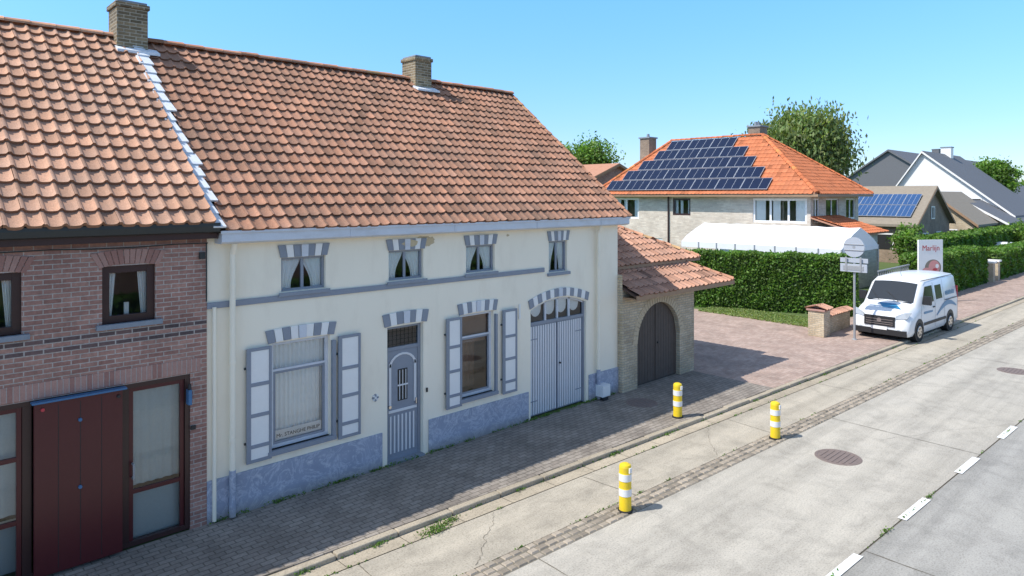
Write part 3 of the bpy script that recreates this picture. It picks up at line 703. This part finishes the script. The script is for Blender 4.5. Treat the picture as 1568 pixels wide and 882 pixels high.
tiles('front_tiles',(10.2,-.58,2.50),(1,0,0),(0,1.35,.58),4.75,h1,.22,.34,M['tileC'],A,keep=lambda u,v:u<4.85-v/h1*.95)
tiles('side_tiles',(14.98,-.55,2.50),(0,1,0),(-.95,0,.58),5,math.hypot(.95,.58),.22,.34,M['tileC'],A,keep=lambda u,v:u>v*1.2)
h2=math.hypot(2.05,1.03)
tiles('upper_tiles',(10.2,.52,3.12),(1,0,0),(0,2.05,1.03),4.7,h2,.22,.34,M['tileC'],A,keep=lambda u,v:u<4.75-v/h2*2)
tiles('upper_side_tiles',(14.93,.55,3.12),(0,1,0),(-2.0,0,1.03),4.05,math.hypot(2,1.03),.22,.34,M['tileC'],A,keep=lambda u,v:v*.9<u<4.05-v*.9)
ridgecaps('hip_tiles',(14.97,-.57,2.56),(14.0,.8,3.15),.09,M['tileC'],A,.3); ridgecaps('hip_tiles_upper',(14.9,.55,3.18),(12.9,2.6,4.22),.09,M['tileC'],A,.3)
ridgecaps('ridge_tiles',(12.9,2.6,4.22),(10.2,2.6,4.22),.1,M['tileC'],A,.3)

# ------------------------------------------------------------------ bollards
def bollard(x,y,z=-.08):
    E=empty('traffic_bollard',(x,y,z)); b=MB('post',['yellow','bandwhite','rubber'],E)
    b.lathe((x,y,z),[(.125,0),(.12,.03),(.10,.035),(.098,.26),(.104,.265),(.104,.38),(.098,.385),(.098,.50),(.104,.505),(.104,.62),(.098,.625),(.098,.72),(.088,.755),(.05,.775),(0,.78)],[2,2,0,0,1,0,0,0,1,0,0,0,0,0],24)
    b.box(x-.03,x+.03,y-.112,y-.09,z+.64,z+.72,1)
    b.done()
bollard(5.11,-4.03); bollard(10.05,-4.19); bollard(9.55,-2.15,.0)

# ------------------------------------------------------------------ van
VN=empty('delivery_van',(21.95,-2.32,-.06),math.radians(-3.0))
St=[(0.00,.34,.52,.72,.74,.68),(0.05,.24,.62,.93,.88,.80),(0.20,.22,.80,1.11,.93,.83),(.5,.22,.92,1.21,.95,.85),(.86,.22,1.02,1.30,.955,.87),(1.50,.22,1.16,1.99,.955,.84),(1.78,.22,1.16,2.08,.955,.84),(3.3,.22,1.16,2.12,.955,.84),(4.80,.22,1.16,2.09,.955,.84),(4.93,.26,1.12,2.0,.94,.81),(4.98,.40,1.05,1.88,.90,.78)]
rows=[]
for (x,zb,zm,zt,hw,ht) in St:
    half=[(hw*.92,zb),(hw,zb+.14),(hw+.004,(zb+zm)/2+.05),(hw,zm),(ht,zt-.13),(ht-.10,zt-.025),(ht*.5,zt+.01),(0,zt+.02)]
    rows.append([(x,-y,z) for y,z in half]+[(x,y,z) for y,z in reversed(half[:-1])])
n=len(rows[0]); b=MB('body',['vanwhite','black'],VN,local=True)
b.add([p for r in rows for p in r],[(i*n+k,i*n+k+1,(i+1)*n+k+1,(i+1)*n+k) for i in range(len(rows)-1) for k in range(n-1)],0,True); b.add(rows[0],[tuple(range(n))],0); b.add(rows[-1],[tuple(range(n-1,-1,-1))],0)
b.add([rows[i][k] for i in range(len(rows)) for k in (0,n-1)],[(2*i,2*i+1,2*i+3,2*i+2) for i in range(len(rows)-1)],1)
b.done()
v=MB('glazing',['vanglass','black'],VN,local=True)
def ws(t,yf):
    x=.86+.64*t; yy=(.77-.03*t)*yf; z=1.275+.69*t+.045*(1-yf*yf); return (x-.014,yy,z+.013)
ys=[-1,-.6,-.2,.2,.6,1]
for i in range(5): v.add([ws(.05,ys[i]),ws(.05,ys[i+1]),ws(.93,ys[i+1]*.97),ws(.93,ys[i]*.97)],[(0,3,2,1)],0,True)
for sgn in (-1,1):
    def sp(x,z,o=.010): return (x,sgn*(.955-.115*max(0,(z-1.16))/.78+o),z)
    v.poly([sp(1.20,1.26),sp(2.36,1.26),sp(2.36,1.83),sp(1.66,1.83)],0)
    if sgn==-1: v.poly([sp(2.62,1.30),sp(3.25,1.30),sp(3.25,1.80),sp(2.62,1.80)],0)
v.box(4.97,4.992,-.62,.62,1.25,1.78,0)
v.done()
d=MB('trim_and_details',['black','chrome','lamp','vanblue','white','red','vanwhite'],VN,local=True)
for sgn in (-1,1):
    y=sgn*.962
    def q(z,o=.003): return sgn*(.957-.115*max(0,(z-1.16))/.78+o)
    def line(x0,x1,z0,z1):
        zs=[z0,z1] if z1<=1.16 or z0>=1.16 else [z0,1.16,z1]
        for a_,b_ in zip(zs,zs[1:]): d.poly([(x0,q(a_,.005),a_),(x1,q(a_,.005),a_),(x1,q(b_,.005),b_),(x0,q(b_,.005),b_)],0)
    line(1.10,1.112,.40,1.22); line(2.44,2.455,.35,1.92); line(3.42,3.435,.35,1.98); line(4.85,4.86,.35,1.9)
    d.box(1.35,3.55,min(y,y+sgn*.012),max(y,y+sgn*.012),.50,.60,0)
    d.box(2.22,2.38,min(y,y+sgn*.03),max(y,y+sgn*.03),1.05,1.09,0); d.box(3.5,4.75,min(y,y+sgn*.015),max(y,y+sgn*.015),1.19,1.215,0)
    d.box(1.26,1.38,min(y,y+sgn*.24),max(y,y+sgn*.24),1.24,1.54,0); d.box(1.385,1.392,min(y+sgn*.03,y+sgn*.22),max(y+sgn*.03,y+sgn*.22),1.26,1.52,1)
    def q2(x,z): return (x,q(z,.012),z)
    arc=[(2.6+2.1*t/10,.70+.30*math.sin(t/10*2.6)) for t in range(11)]; top=[(x_,z_+.05+.13*math.sin(math.pi*k/10)) for k,(x_,z_) in enumerate(arc)]
    for k in range(10): d.poly([q2(*arc[k]),q2(*arc[k+1]),q2(*top[k+1]),q2(*top[k])],3)
    for k in range(7): d.poly([q2(3.62+k*.14,1.36),q2(3.71+k*.14,1.36),q2(3.71+k*.14,1.50+.04*(k%2)),q2(3.62+k*.14,1.50)],3)
    d.poly([q2(1.35,.90),q2(2.2,.90),q2(2.2,.96),q2(1.35,.98)],3)
    d.prism([(.02,sgn*.50,.80),(.08,sgn*.86,.84),(.28,sgn*.935,1.04),(.14,sgn*.76,1.03),(.05,sgn*.52,.92)],(-.03,sgn*.012,.02),2)
    d.box(4.94,4.99,min(sgn*.80,sgn*.93),max(sgn*.80,sgn*.93),.85,1.6,5)
    d.cyl((-.03,sgn*.62,.42),(.06,sgn*.62,.42),.06,.06,14,2)
    d.box(1.45,4.7,min(sgn*.80,sgn*.815),max(sgn*.80,sgn*.815),2.03,2.05,0)
d.box(-.045,.06,-.86,.86,.25,.44,0); d.box(-.03,.05,-.50,.50,.54,.88,0)
for z in (.60,.67,.76): d.box(-.038,-.029,-.44,.44,z,z+.018,1)
d.cyl((-.045,0,.74),(-.03,0,.74),.075,.075,18,1); d.box(-.06,-.045,-.26,.26,.42,.53,4)
d.poly([(.26,-.6,1.15),(.26,.0,1.165),(.62,.25,1.27),(.62,-.3,1.27)],3)
d.box(.84,.89,-.72,.72,1.30,1.325,0); d.cyl((.84,-.3,1.34),(1.12,.2,1.64),.009,.009,5,0); d.cyl((.84,.35,1.34),(1.1,.68,1.62),.009,.009,5,0)
d.cyl((2.0,0,2.1),(1.85,0,2.3),.008,.004,5,0)
d.done()
wm=MB('wheels',['rubber','chrome','black'],VN,local=True)
for x in (.90,4.02):
    for sgn in (-1,1):
        y0=sgn*.72;y1=sgn*.955
        wm.cyl((x,y0,.38),(x,sgn*.968,.38),.41,.41,28,2); wm.cyl((x,y0,.33),(x,y1+sgn*.02,.33),.325,.325,28,0); wm.cyl((x,y1+sgn*.02,.33),(x,y1+sgn*.028,.33),.21,.20,20,1)
        for k in range(6):
            t=k*2*math.pi/6; wm.cyl((x+.13*math.cos(t),y1+sgn*.022,.33+.13*math.sin(t)),(x+.13*math.cos(t),y1+sgn*.032,.33+.13*math.sin(t)),.03,.03,8,2)
wm.done()

# ------------------------------------------------------------------ traffic sign on pole
T=empty('traffic_sign',(21.2,-1.76,0)); t=MB('pole_and_plates',['galv','alu','white','skyblue'],T)
t.cyl((21.2,-1.76,0),(21.2,-1.76,3.55),.04,.04,12,0)
t.cyl((21.165,-1.76,3.22),(21.14,-1.76,3.22),.35,.35,28,1); t.cyl((21.14,-1.76,3.22),(21.136,-1.76,3.22),.05,.05,12,0)
t.box(21.12,21.139,-2.08,-1.44,3.30,3.33,0); t.box(21.12,21.139,-2.08,-1.44,3.10,3.13,0)
t.box(21.15,21.165,-2.22,-1.30,2.68,2.84,1); t.box(21.10,21.16,-2.20,-1.32,2.36,2.64,1); t.box(21.09,21.10,-2.1,-1.42,2.42,2.58,0)
for yy in (-2.0,-1.52): t.box(21.08,21.10,yy-.03,yy+.03,2.36,2.88,0)
t.lathe((21.2,-1.76,0),[(.09,0),(.09,.02),(.05,.05)],[0,0],14)
t.done(.004)

# ------------------------------------------------------------------ garden wall, pier
def gwall(name,x0,x1,y,h):
    E=empty(name,(x0,y,0)); b=MB('masonry',['brickyel','sold2','stone'],E)
    b.box(x0-.55,x0,y-.28,y+.28,0,h+.25,0); b.box(x0-.60,x0+.04,y-.33,y+.33,h+.25,h+.31,1)
    b.box(x0,x1,y-.12,y+.12,0,h,0)
    b.done(.01)
    tiles('pier_coping',(x0-.6,y-.33,h+.31),(1,0,0),(0,.33,.12),.64,.36,.2,.34,M['tileC'],E)
    tiles('pier_coping_rear',(x0+.04,y+.33,h+.31),(-1,0,0),(0,-.33,.12),.64,.36,.2,.34,M['tileC'],E)
    tiles('wall_coping',(x0,y-.2,h),(1,0,0),(0,.2,.09),x1-x0,.23,.2,.24,M['tileC'],E)
    tiles('wall_coping_rear',(x1,y+.2,h),(-1,0,0),(0,-.2,.09),x1-x0,.23,.2,.24,M['tileC'],E)
gwall('garden_wall',21.3,23.6,-.62,.66)

# ------------------------------------------------------------------ hedges
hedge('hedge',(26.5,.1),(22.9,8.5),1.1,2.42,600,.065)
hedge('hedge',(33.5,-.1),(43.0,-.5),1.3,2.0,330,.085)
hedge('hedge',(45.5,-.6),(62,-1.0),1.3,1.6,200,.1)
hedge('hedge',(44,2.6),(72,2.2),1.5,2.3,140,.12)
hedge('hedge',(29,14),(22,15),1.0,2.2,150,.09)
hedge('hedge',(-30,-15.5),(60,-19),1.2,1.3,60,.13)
GT=empty('metal_gate',(28,-.3,0)); q=MB('bars',['galv'],GT)
for k in range(15): q.box(28+k*.28,28.04+k*.28,-.32,-.28,.1,1.75)
for z in (.2,.95,1.72): q.box(27.95,32.1,-.335,-.265,z,z+.05)
q.done()
for (xx,yy,hh) in ((33.1,-.9,1.0),(43.8,-1.1,1.1),(45.0,-1.1,1.1),(63.0,-1.6,1.2)):
    E=empty('brick_gate_pier',(xx,yy,0)); q=MB('pier',['brickyel','white'],E); q.box(xx-.25,xx+.25,yy-.25,yy+.25,0,hh,0); q.box(xx-.32,xx+.32,yy-.32,yy+.32,hh,hh+.1,1); q.done(.01)

# ------------------------------------------------------------------ shop sign
SG=empty('advertising_sign',(32.4,-1.1,0)); ang=math.radians(-30)
sgm=MB('board',['white','galv','pink','red','tileT'],SG)
ca,sa=math.cos(ang),math.sin(ang)
def sT(p): return (32.4+p[0]*ca-p[1]*sa,-1.1+p[0]*sa+p[1]*ca,p[2])
sgm.T=sT
sgm.box(-.68,.68,-.04,.04,1.15,2.95,0); sgm.box(-.60,-.52,-.03,.03,0,1.15,1); sgm.box(.52,.60,-.03,.03,0,1.15,1)
for (cx,cz,rx,rz,mi,o) in ((.12,1.65,.46,.38,4,.043),(.18,1.66,.32,.33,2,.046),(-.25,1.5,.24,.16,2,.049),(.22,1.56,.13,.06,3,.053),(.34,1.72,.1,.10,0,.056)):
    sgm.poly([(cx+rx*math.cos(k*math.pi/12),-o,cz+rz*math.sin(k*math.pi/12)) for k in range(24)],mi)
sgm.done()
text('board_lettering','Marlijn',sT((0,-.05,2.45)),.36,'red',SG,rot=(math.pi/2,0,ang))

# ------------------------------------------------------------------ villa
VL=empty('brick_villa',(38,12,0)); TX=lambda p:(34.4+p[1],19.8-p[0],p[2])
def vx(y): return 19.8-y
vw=MB('walls_west',['brickvilla','white','interior'],VL,T=TX)
holes=[(vx(19.0),vx(16.9),3.45,4.85),(vx(14.2),vx(12.9),3.75,4.85),(vx(8.7),vx(5.5),3.45,4.85),(vx(18.5),vx(15),.3,2.2),(vx(11),vx(7),.3,2.2)]
vw.wall(0,14.5,0,5.1,holes,0,.15,0); vw.box(.1,14.3,1.6,1.7,0,5,2); vw.done()
vf=MB('window_frames',['white','alu','darkframe'],VL,T=TX); vg=MB('window_glass',['glass','curtain'],VL,T=TX)
for hh in holes:
    n=max(1,round((hh[1]-hh[0])/.95)); vf.frame(hh[0],hh[1],hh[2],hh[3],.05,.06,.12,v=[hh[0]+(hh[1]-hh[0])*k/n for k in range(1,n)],mi=2 if hh[2]>3.6 else 0,bw=.12); pane(vg,hh[0],hh[1],hh[2],hh[3],.09)
    for (p,q_) in ((0,.22),(.36,.5),(.78,1)): vg.box(hh[0]+(hh[1]-hh[0])*p,hh[0]+(hh[1]-hh[0])*q_,.2,.22,hh[2],hh[3],1)
vf.cyl((vx(14.5),-.08,0),(vx(14.5),-.08,5.0),.05,.05,10,2)
vf.done(); vg.done()
vs_=MB('walls_south',['brickvilla','interior'],VL); hs=[(34.8,35.6,3.45,4.85),(36.5,38.4,3.45,4.85),(39.5,41.0,3.6,4.85),(38.2,40,.3,2.4)]
vs_.wall(34.4,41.5,0,5.1,hs,5.3,.15); vs_.poly([(41.5,5.3,0),(41.5,19.8,0),(41.5,19.8,5.1),(41.5,5.3,5.1)]); vs_.poly([(34.4,19.8,0),(34.4,19.8,5.1),(41.5,19.8,5.1),(41.5,19.8,0)]); vs_.box(34.6,41.3,6.9,7,0,5,1); vs_.done()
vf=MB('window_frames_south',['white'],VL); vg=MB('window_glass_south',['glass','curtain'],VL)
for hh in hs:
    vf.frame(hh[0],hh[1],hh[2],hh[3],5.35,.06,.08,v=[(hh[0]+hh[1])/2],bw=.08); pane(vg,hh[0],hh[1],hh[2],hh[3],5.39)
    vg.box(hh[0],hh[0]+.3,5.5,5.52,hh[2],hh[3],1)
vf.done(); vg.done()
vr=MB('roof_structure',['tileF','woodlt','white','brickbrown','stone'],VL)
e0=(33.75,4.65,5.12);e1=(33.75,20.4,5.12);e2=(42.05,20.4,5.12);e3=(42.05,4.65,5.12);r0=(37.9,9.8,8.85);r1=(37.9,16.6,8.85)
vr.poly([e1,e0,r0,r1],0);vr.poly([e0,e3,r0],0);vr.poly([e3,e2,r1,r0],0);vr.poly([e2,e1,r1],0)
vr.box(33.72,42.08,4.62,20.43,4.96,5.10,1)
vr.box(37.6,38.5,18.3,19.1,6.0,9.2,3); vr.box(37.52,38.58,18.22,19.18,9.2,9.3,4); vr.box(38.3,39.3,10.2,11.0,7,9.5,3); vr.box(38.22,39.38,10.12,11.08,9.5,9.6,4)
vr.cyl((38.05,18.7,9.3),(38.05,18.7,9.55),.12,.1,10,4)
for xx in (38.55,38.9): vr.cyl((xx,10.6,9.6),(xx,10.6,9.85),.11,.1,10,4)
vr.done()
V1=(4.15,0,3.73);l1=math.hypot(4.15,3.73)
tiles('roof_tiles_west',(33.7,20.4,5.13),(0,-1,0),V1,15.75,l1,.26,.36,M['tileV'],VL,seg=4,keep=lambda u,v:u>v/l1*3.8 and u<15.75-v/l1*5.15,cv=.1,lift=.02,amp=.03)
l2=math.hypot(5.15,3.73)
tiles('roof_tiles_south',(33.75,4.6,5.13),(1,0,0),(0,5.15,3.73),8.3,l2,.26,.36,M['tileV'],VL,seg=4,keep=lambda u,v:u>v/l2*4.15 and u<8.3-v/l2*4.15,cv=.1,lift=.02,amp=.03)
ridgecaps('ridge_tiles',(37.9,16.6,8.95),(37.9,9.8,8.95),.15,M['tileV'],VL); ridgecaps('hip_tiles',(33.75,4.65,5.2),(37.9,9.8,8.95),.14,M['tileV'],VL); ridgecaps('hip_tiles_east',(42.05,4.65,5.2),(37.9,9.8,8.95),.14,M['tileV'],VL); ridgecaps('hip_tiles_north',(33.75,20.4,5.2),(37.9,16.6,8.95),.14,M['tileV'],VL)
def panels(parent,O,U,V,rows,pw,ph,name='solar_panels',mt='solar'):
    O=Vector(O);U=Vector(U).normalized();V=Vector(V).normalized();Nn=U.cross(V); b=MB(name,[mt,'alu'],parent)
    for (v0,u0,n) in rows:
        for k in range(n):
            u=u0+k*pw
            for (m_,hgt,mi) in ((.0,.14,1),(.022,.146,0)):
                p=[O+U*(u+.01+m_)+V*(v0+.01+m_),O+U*(u+pw-.01-m_)+V*(v0+.01+m_),O+U*(u+pw-.01-m_)+V*(v0+ph-.01-m_),O+U*(u+.01+m_)+V*(v0+ph-.01-m_)]
                b.prism([tuple(q+Nn*(.10 if mi else .13)) for q in p],tuple(Nn*(hgt-(.10 if mi else .13))),mi)
            for f in (1/3,2/3):
                p=[O+U*(u+pw*f-.008)+V*(v0+.05),O+U*(u+pw*f+.008)+V*(v0+.05),O+U*(u+pw*f+.008)+V*(v0+ph-.05),O+U*(u+pw*f-.008)+V*(v0+ph-.05)]; b.poly([tuple(q+Nn*.1475) for q in p],1)
    b.done()
panels(VL,(33.7,20.4,5.13),(0,-1,0),V1,[(.25,1.1,7),(1.30,1.95,6),(2.35,2.7,5),(3.4,3.45,4)],1.68,1.0)
panels(VL,(33.7,20.4,5.13),(0,-1,0),V1,[(4.42,4.0,3)],1.68,1.0,'solar_panels_top')
LR=empty('garden_outbuilding',(36,3.5,0)); q=MB('shell',['brickvilla','tileF'],LR)
q.box(34.6,37.9,3.0,5.25,0,2.9,0); q.prism([(34.3,2.6,2.9),(38.2,2.6,2.9),(38.2,5.28,3.75),(34.3,5.28,3.75)],(0,0,.08),1); q.done()
tiles('roof_tiles',(34.3,2.55,3.0),(1,0,0),(0,2.7,.85),3.9,2.83,.26,.36,M['tileV'],LR,seg=4,cv=.1)
MQ=empty('white_marquee',(30,5,0)); q=MB('canopy_and_poles',['tent','galv'],MQ)
def mq(x0,x1,y0,y1,ze,zr):
    xc=(x0+x1)/2; n=8
    prof=[(x0,ze),(x0+.25*(xc-x0),ze+.34*(zr-ze)),(x0+.6*(xc-x0),ze+.68*(zr-ze)),(xc,zr),(x1-.6*(x1-xc),ze+.68*(zr-ze)),(x1-.25*(x1-xc),ze+.34*(zr-ze)),(x1,ze)]
    for j in range(n):
        ya=y0+(y1-y0)*j/n;yb=y0+(y1-y0)*(j+1)/n
        for (a_,b_) in zip(prof,prof[1:]):
            ym=(ya+yb)/2; sg=.035
            q.add([(a_[0],ya,a_[1]),(b_[0],ya,b_[1]),(b_[0],ym,b_[1]-sg),(a_[0],ym,a_[1]-sg),(b_[0],yb,b_[1]),(a_[0],yb,a_[1])],[(0,1,2,3),(3,2,4,5)],0)
        for xx in (x0,x1): q.cyl((xx,ya,0),(xx,ya,ze),.05,.05,8,1)
    for yy in (y0,y1): q.poly([(p[0],yy,p[1]) for p in prof],0)
    q.box(x0-.02,x0,y0,y1,ze-.30,ze,0); q.box(x1,x1+.02,y0,y1,ze-.25,ze,0); q.box(x0,x1,y0-.02,y0,ze-.2,ze,0)
mq(28.2,32.8,1.3,9.6,2.58,3.5); q.done()

# ------------------------------------------------------------------ other houses
def gable(name,x0,x1,y0,y1,ze,zr,wm,rm,axis='y',ridge=None,windows=(),over=.35,chim=None,fascia='white'):
    E=empty(name,((x0+x1)/2,(y0+y1)/2,0)); b=MB('walls',[wm,fascia,'stone'],E); r=MB('roof',[rm,fascia],E)
    if axis=='y':
        xr=ridge if ridge else (x0+x1)/2
        b.prism([(x0,y0,0),(x1,y0,0),(x1,y0,ze),(xr,y0,zr),(x0,y0,ze)],(0,y1-y0,0),0)
        for (xa,s) in ((x0,-1),(x1,1)):
            k=(zr-ze)/abs(xr-xa); ex=xa+s*over; ez=ze-k*over
            r.prism([(ex,y0-over,ez+.02),(xr,y0-over,zr+.02),(xr,y0-over,zr+.2),(ex,y0-over,ez+.2)],(0,y1-y0+2*over,0),0)
            r.prism([(ex,y0-over-.03,ez-.05),(xr,y0-over-.03,zr-.05),(xr,y0-over-.03,zr+.16),(ex,y0-over-.03,ez+.16)],(0,.028,0),1)
    else:
        yr=ridge if ridge else (y0+y1)/2
        b.prism([(x0,y0,0),(x0,y1,0),(x0,y1,ze),(x0,yr,zr),(x0,y0,ze)][::-1],(x1-x0,0,0),0)
        for (ya,s) in ((y0,-1),(y1,1)):
            k=(zr-ze)/abs(yr-ya); ey=ya+s*over; ez=ze-k*over
            r.prism([(x0-over,ey,ez+.02),(x0-over,yr,zr+.02),(x0-over,yr,zr+.2),(x0-over,ey,ez+.2)],(x1-x0+2*over,0,0),0)
            r.prism([(x0-over-.03,ey,ez-.05),(x0-over-.03,yr,zr-.05),(x0-over-.03,yr,zr+.16),(x0-over-.03,ey,ez+.16)],(.028,0,0),1)
    if chim: b.box(*chim,0); c=chim; b.box(c[0]-.06,c[1]+.06,c[2]-.06,c[3]+.06,c[5],c[5]+.1,2)
    b.done(); r.done()
    wn=MB('windows',['glassdark','white','black'],E)
    for (f,a,c,z0,z1) in windows:
        if f=='s': wn.box(a,c,y0-.03,y0-.004,z0,z1,2); wn.frame(a,c,z0,z1,y0-.06,.03,.09,v=[(a+c)/2],mi=1,bw=.07)
        else:
            wn.box(x0-.03,x0-.004,a,c,z0,z1,2); wn.box(x0-.05,x0-.031,a,a+.1,z0,z1,1); wn.box(x0-.05,x0-.031,c-.1,c,z0,z1,1); wn.box(x0-.052,x0-.032,a,c,z1-.1,z1,1)
    wn.done(); return E
HB=gable('brown_brick_bungalow',52,61.3,5.2,10.6,2.9,5.6,'brickbrown','tileT','y',windows=[('s',54,55.5,.9,2.2),('s',57.5,59,.9,2.2),('s',56.2,57.1,3.2,4.2),('w',6.5,8,1,2.2)],fascia='woodlt')
panels(HB,(51.65,10.8,2.9),(0,-1,0),(4.65,0,2.7),[(.9,.2,5),(2.6,.2,5)],1.02,1.65,mt='solarB')
gable('tan_roof_house',53,66,11.5,20,3.2,7.2,'brickyel','tileT','x',windows=[('w',13,15,1,2.4)],chim=(60.5,61.5,14,15,4,8.2),fascia='woodlt')
gable('low_tan_roof_house',63,72,3.8,10,2.7,5.2,'brickyel','tileT','x',windows=[('s',65,67,.9,2.2),('s',69,71,.9,2.2),('w',5,7,1,2.2)],fascia='woodlt')
gable('white_gable_house',76,90,3.6,15.5,3.2,9.5,'white','tileG','x',ridge=11.2,windows=[('w',6,7.6,3.6,4.8),('w',9.5,12,1,3),('s',80,82,1,2.5)],chim=(84,85,10.6,11.6,8,10.4))
gable('grey_roof_house',100,150,12,32,4.5,11.3,'tileG','tileG','x',windows=[('s',103,106,1,2.6)],chim=(120,121,21,22,11,12.4),fascia='tileG')
gable('grey_roof_house',70,80,3,9,2.6,4.4,'brickyel','tileG','x',windows=[('s',72,75,1,2.2)])
gable('brick_house',38,48,25.5,31,5.8,7.6,'brickred','tileF','y',over=.4,fascia='woodlt')
gable('brick_house',2,16,-38,-28,4.0,7.0,'brickred','tileF','x',windows=[('s',4,6,1,2.5)])
gable('brick_house',-22,-8,-38,-28,4.0,7.0,'brickyel','tileF','x',windows=[('s',-20,-18,1,2.5)])

C=empty('parked_car',(57.5,1.2,0)); 
St=[(0,.3,.55,.62),(.1,.25,.7,.78),(.9,.22,.85,.92),(1.2,.22,.9,1.0),(1.8,.22,.9,1.40),(2.4,.22,.92,1.46),(3.3,.22,.92,1.40),(3.9,.25,.9,1.05),(4.1,.35,.75,.85)]
rows=[];W=.86
for x,zb,zm,zt in St:
    hf=[(W*.95,zb),(W,zb+.15),(W,zm),(W*(.98 if zt-zm<.15 else .74),zt-.04),(W*.5,zt),(0,zt+.01)]
    rows.append([(x,-y,z) for y,z in hf]+[(x,y,z) for y,z in reversed(hf[:-1])])
n=len(rows[0]); b=MB('body',['vanwhite','black','rubber','chrome'],C,local=True)
b.add([p for r in rows for p in r],[(i*n+k,i*n+k+1,(i+1)*n+k+1,(i+1)*n+k) for i in range(len(rows)-1) for k in range(n-1)],0,True)
b.add(rows[0],[tuple(range(n))],0); b.add(rows[-1],[tuple(range(n-1,-1,-1))],0)
for s in (-1,1):
    b.poly([(1.45,s*.87,.95),(3.5,s*.87,.95),(3.2,s*.70,1.34),(1.85,s*.70,1.34)],1)
    for x in (.8,3.2): b.cyl((x,s*.65,.31),(x,s*.88,.31),.31,.31,20,2); b.cyl((x,s*.88,.31),(x,s*.89,.31),.2,.2,14,3)
b.add([(1.22,-.68,1.01),(1.22,.68,1.01),(1.78,.58,1.39),(1.78,-.58,1.39)],[(0,1,2,3)],1)
b.done()

# ------------------------------------------------------------------ trees
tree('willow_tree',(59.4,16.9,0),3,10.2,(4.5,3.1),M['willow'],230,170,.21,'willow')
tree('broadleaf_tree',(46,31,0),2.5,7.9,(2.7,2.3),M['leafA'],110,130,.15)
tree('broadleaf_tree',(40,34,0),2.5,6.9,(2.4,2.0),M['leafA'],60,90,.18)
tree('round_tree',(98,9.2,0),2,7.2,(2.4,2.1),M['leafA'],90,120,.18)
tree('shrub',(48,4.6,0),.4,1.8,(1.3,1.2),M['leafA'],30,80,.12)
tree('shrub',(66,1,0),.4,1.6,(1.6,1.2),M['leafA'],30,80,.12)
n=14000; th=np.random.uniform(-1.1,3.4,n); rr_=np.random.uniform(190,230,n); hz=(5+3*np.sin(th*23)+2*np.sin(th*57+1))*np.random.rand(n)**.6
leaves('distant_tree_line',np.stack([rr_*np.cos(th),rr_*np.sin(th),hz],1),1.3,M['leafA'],None)

pts=[]
for (x,yr,n,s) in ((2.5,-2.35,260,.09),(2.85,-2.25,120,.06),(1.6,-2.15,60,.05),(.5,-2.13,60,.05),(4.4,-2.13,40,.04),(6.9,-2.13,80,.05),(8.6,-2.15,40,.05),(-.5,-2.13,50,.05),(7.4,-6.85,40,.04),(12.2,-2.14,40,.05),(9.2,-6.85,30,.03),(16,-2.14,50,.05)):
    q=np.random.normal(size=(n,3))*[s*1.6,s*.6,s*.35]; q[:,2]=np.abs(q[:,2]); o=R(x,yr); pts.append(q+[o[0],o[1],-.06])
for i in range(300):
    x=random.uniform(-3,30); o=R(x,random.choice([-2.13,-2.13,-1.97,-2.42,-3.56,-6.85])); k=random.randint(3,9); q=np.random.normal(size=(k,3))*[.07,.01,.01]; q[:,2]=abs(q[:,2]); pts.append(q+[o[0],o[1],-.065])
for i in range(140):
    x=random.uniform(0,10); k=random.randint(4,14); q=np.random.normal(size=(k,3))*[.05,.015,.025]; q[:,2]=abs(q[:,2]); pts.append(q+[x,-.05,.01])
leaves('kerb_weeds',np.concatenate(pts),.02,M['hedge'],None)
n=9000; X=np.random.rand(n); Y=np.random.rand(n); 
gx=22.2+X*1.9+Y*.3; gy=.2+Y*5; leaves('verge_grass',np.stack([gx,gy,.02+np.random.rand(n)*.04],1),.04,M['willow'],None)

# ------------------------------------------------------------------ light, sky, camera
el=math.radians(52.3); az=math.atan2(-.70,.33)
sd=bpy.data.lights.new('sun','SUN'); sd.energy=5.0; sd.angle=math.radians(.5); sd.color=(1,.96,.89)
so_=bpy.data.objects.new('sun',sd); S.collection.objects.link(so_); so_.rotation_euler=Vector((.70,-.33,-1)).to_track_quat('-Z','Y').to_euler(); so_.location=(-20,10,40)
wd=bpy.data.worlds.new('World'); S.world=wd; wd.use_nodes=True; nt=wd.node_tree
bgn=nt.nodes.get('Background') or nt.nodes.new('ShaderNodeBackground')
sk=nt.nodes.new('ShaderNodeTexSky'); sk.sky_type='NISHITA'; sk.sun_disc=False; sk.sun_elevation=el; sk.sun_rotation=az; sk.air_density=1.0; sk.dust_density=.3; sk.ozone_density=1.6
# elevation-dependent sky tint; warm boost above the view added to neutralise ambient light
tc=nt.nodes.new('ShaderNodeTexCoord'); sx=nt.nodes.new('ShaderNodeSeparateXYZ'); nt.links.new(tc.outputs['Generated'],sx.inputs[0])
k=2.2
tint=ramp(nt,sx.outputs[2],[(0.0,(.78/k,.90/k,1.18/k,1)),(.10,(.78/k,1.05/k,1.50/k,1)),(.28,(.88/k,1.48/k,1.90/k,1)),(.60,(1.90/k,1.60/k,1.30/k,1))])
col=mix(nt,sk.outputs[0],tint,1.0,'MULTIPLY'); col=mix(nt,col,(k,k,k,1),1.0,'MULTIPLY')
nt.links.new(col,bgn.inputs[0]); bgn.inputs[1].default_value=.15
cd=bpy.data.cameras.new('camera'); cd.sensor_width=36; cd.lens=24; cd.shift_y=-.0899; cd.clip_end=3000; cd.clip_start=.1
co=bpy.data.objects.new('camera',cd); S.collection.objects.link(co); co.location=(-3.80,-10.74,5.0); co.rotation_euler=(math.radians(90),0,math.radians(-43.6)); S.camera=co
S.view_settings.view_transform='Standard'; S.view_settings.look='None'; S.view_settings.exposure=0
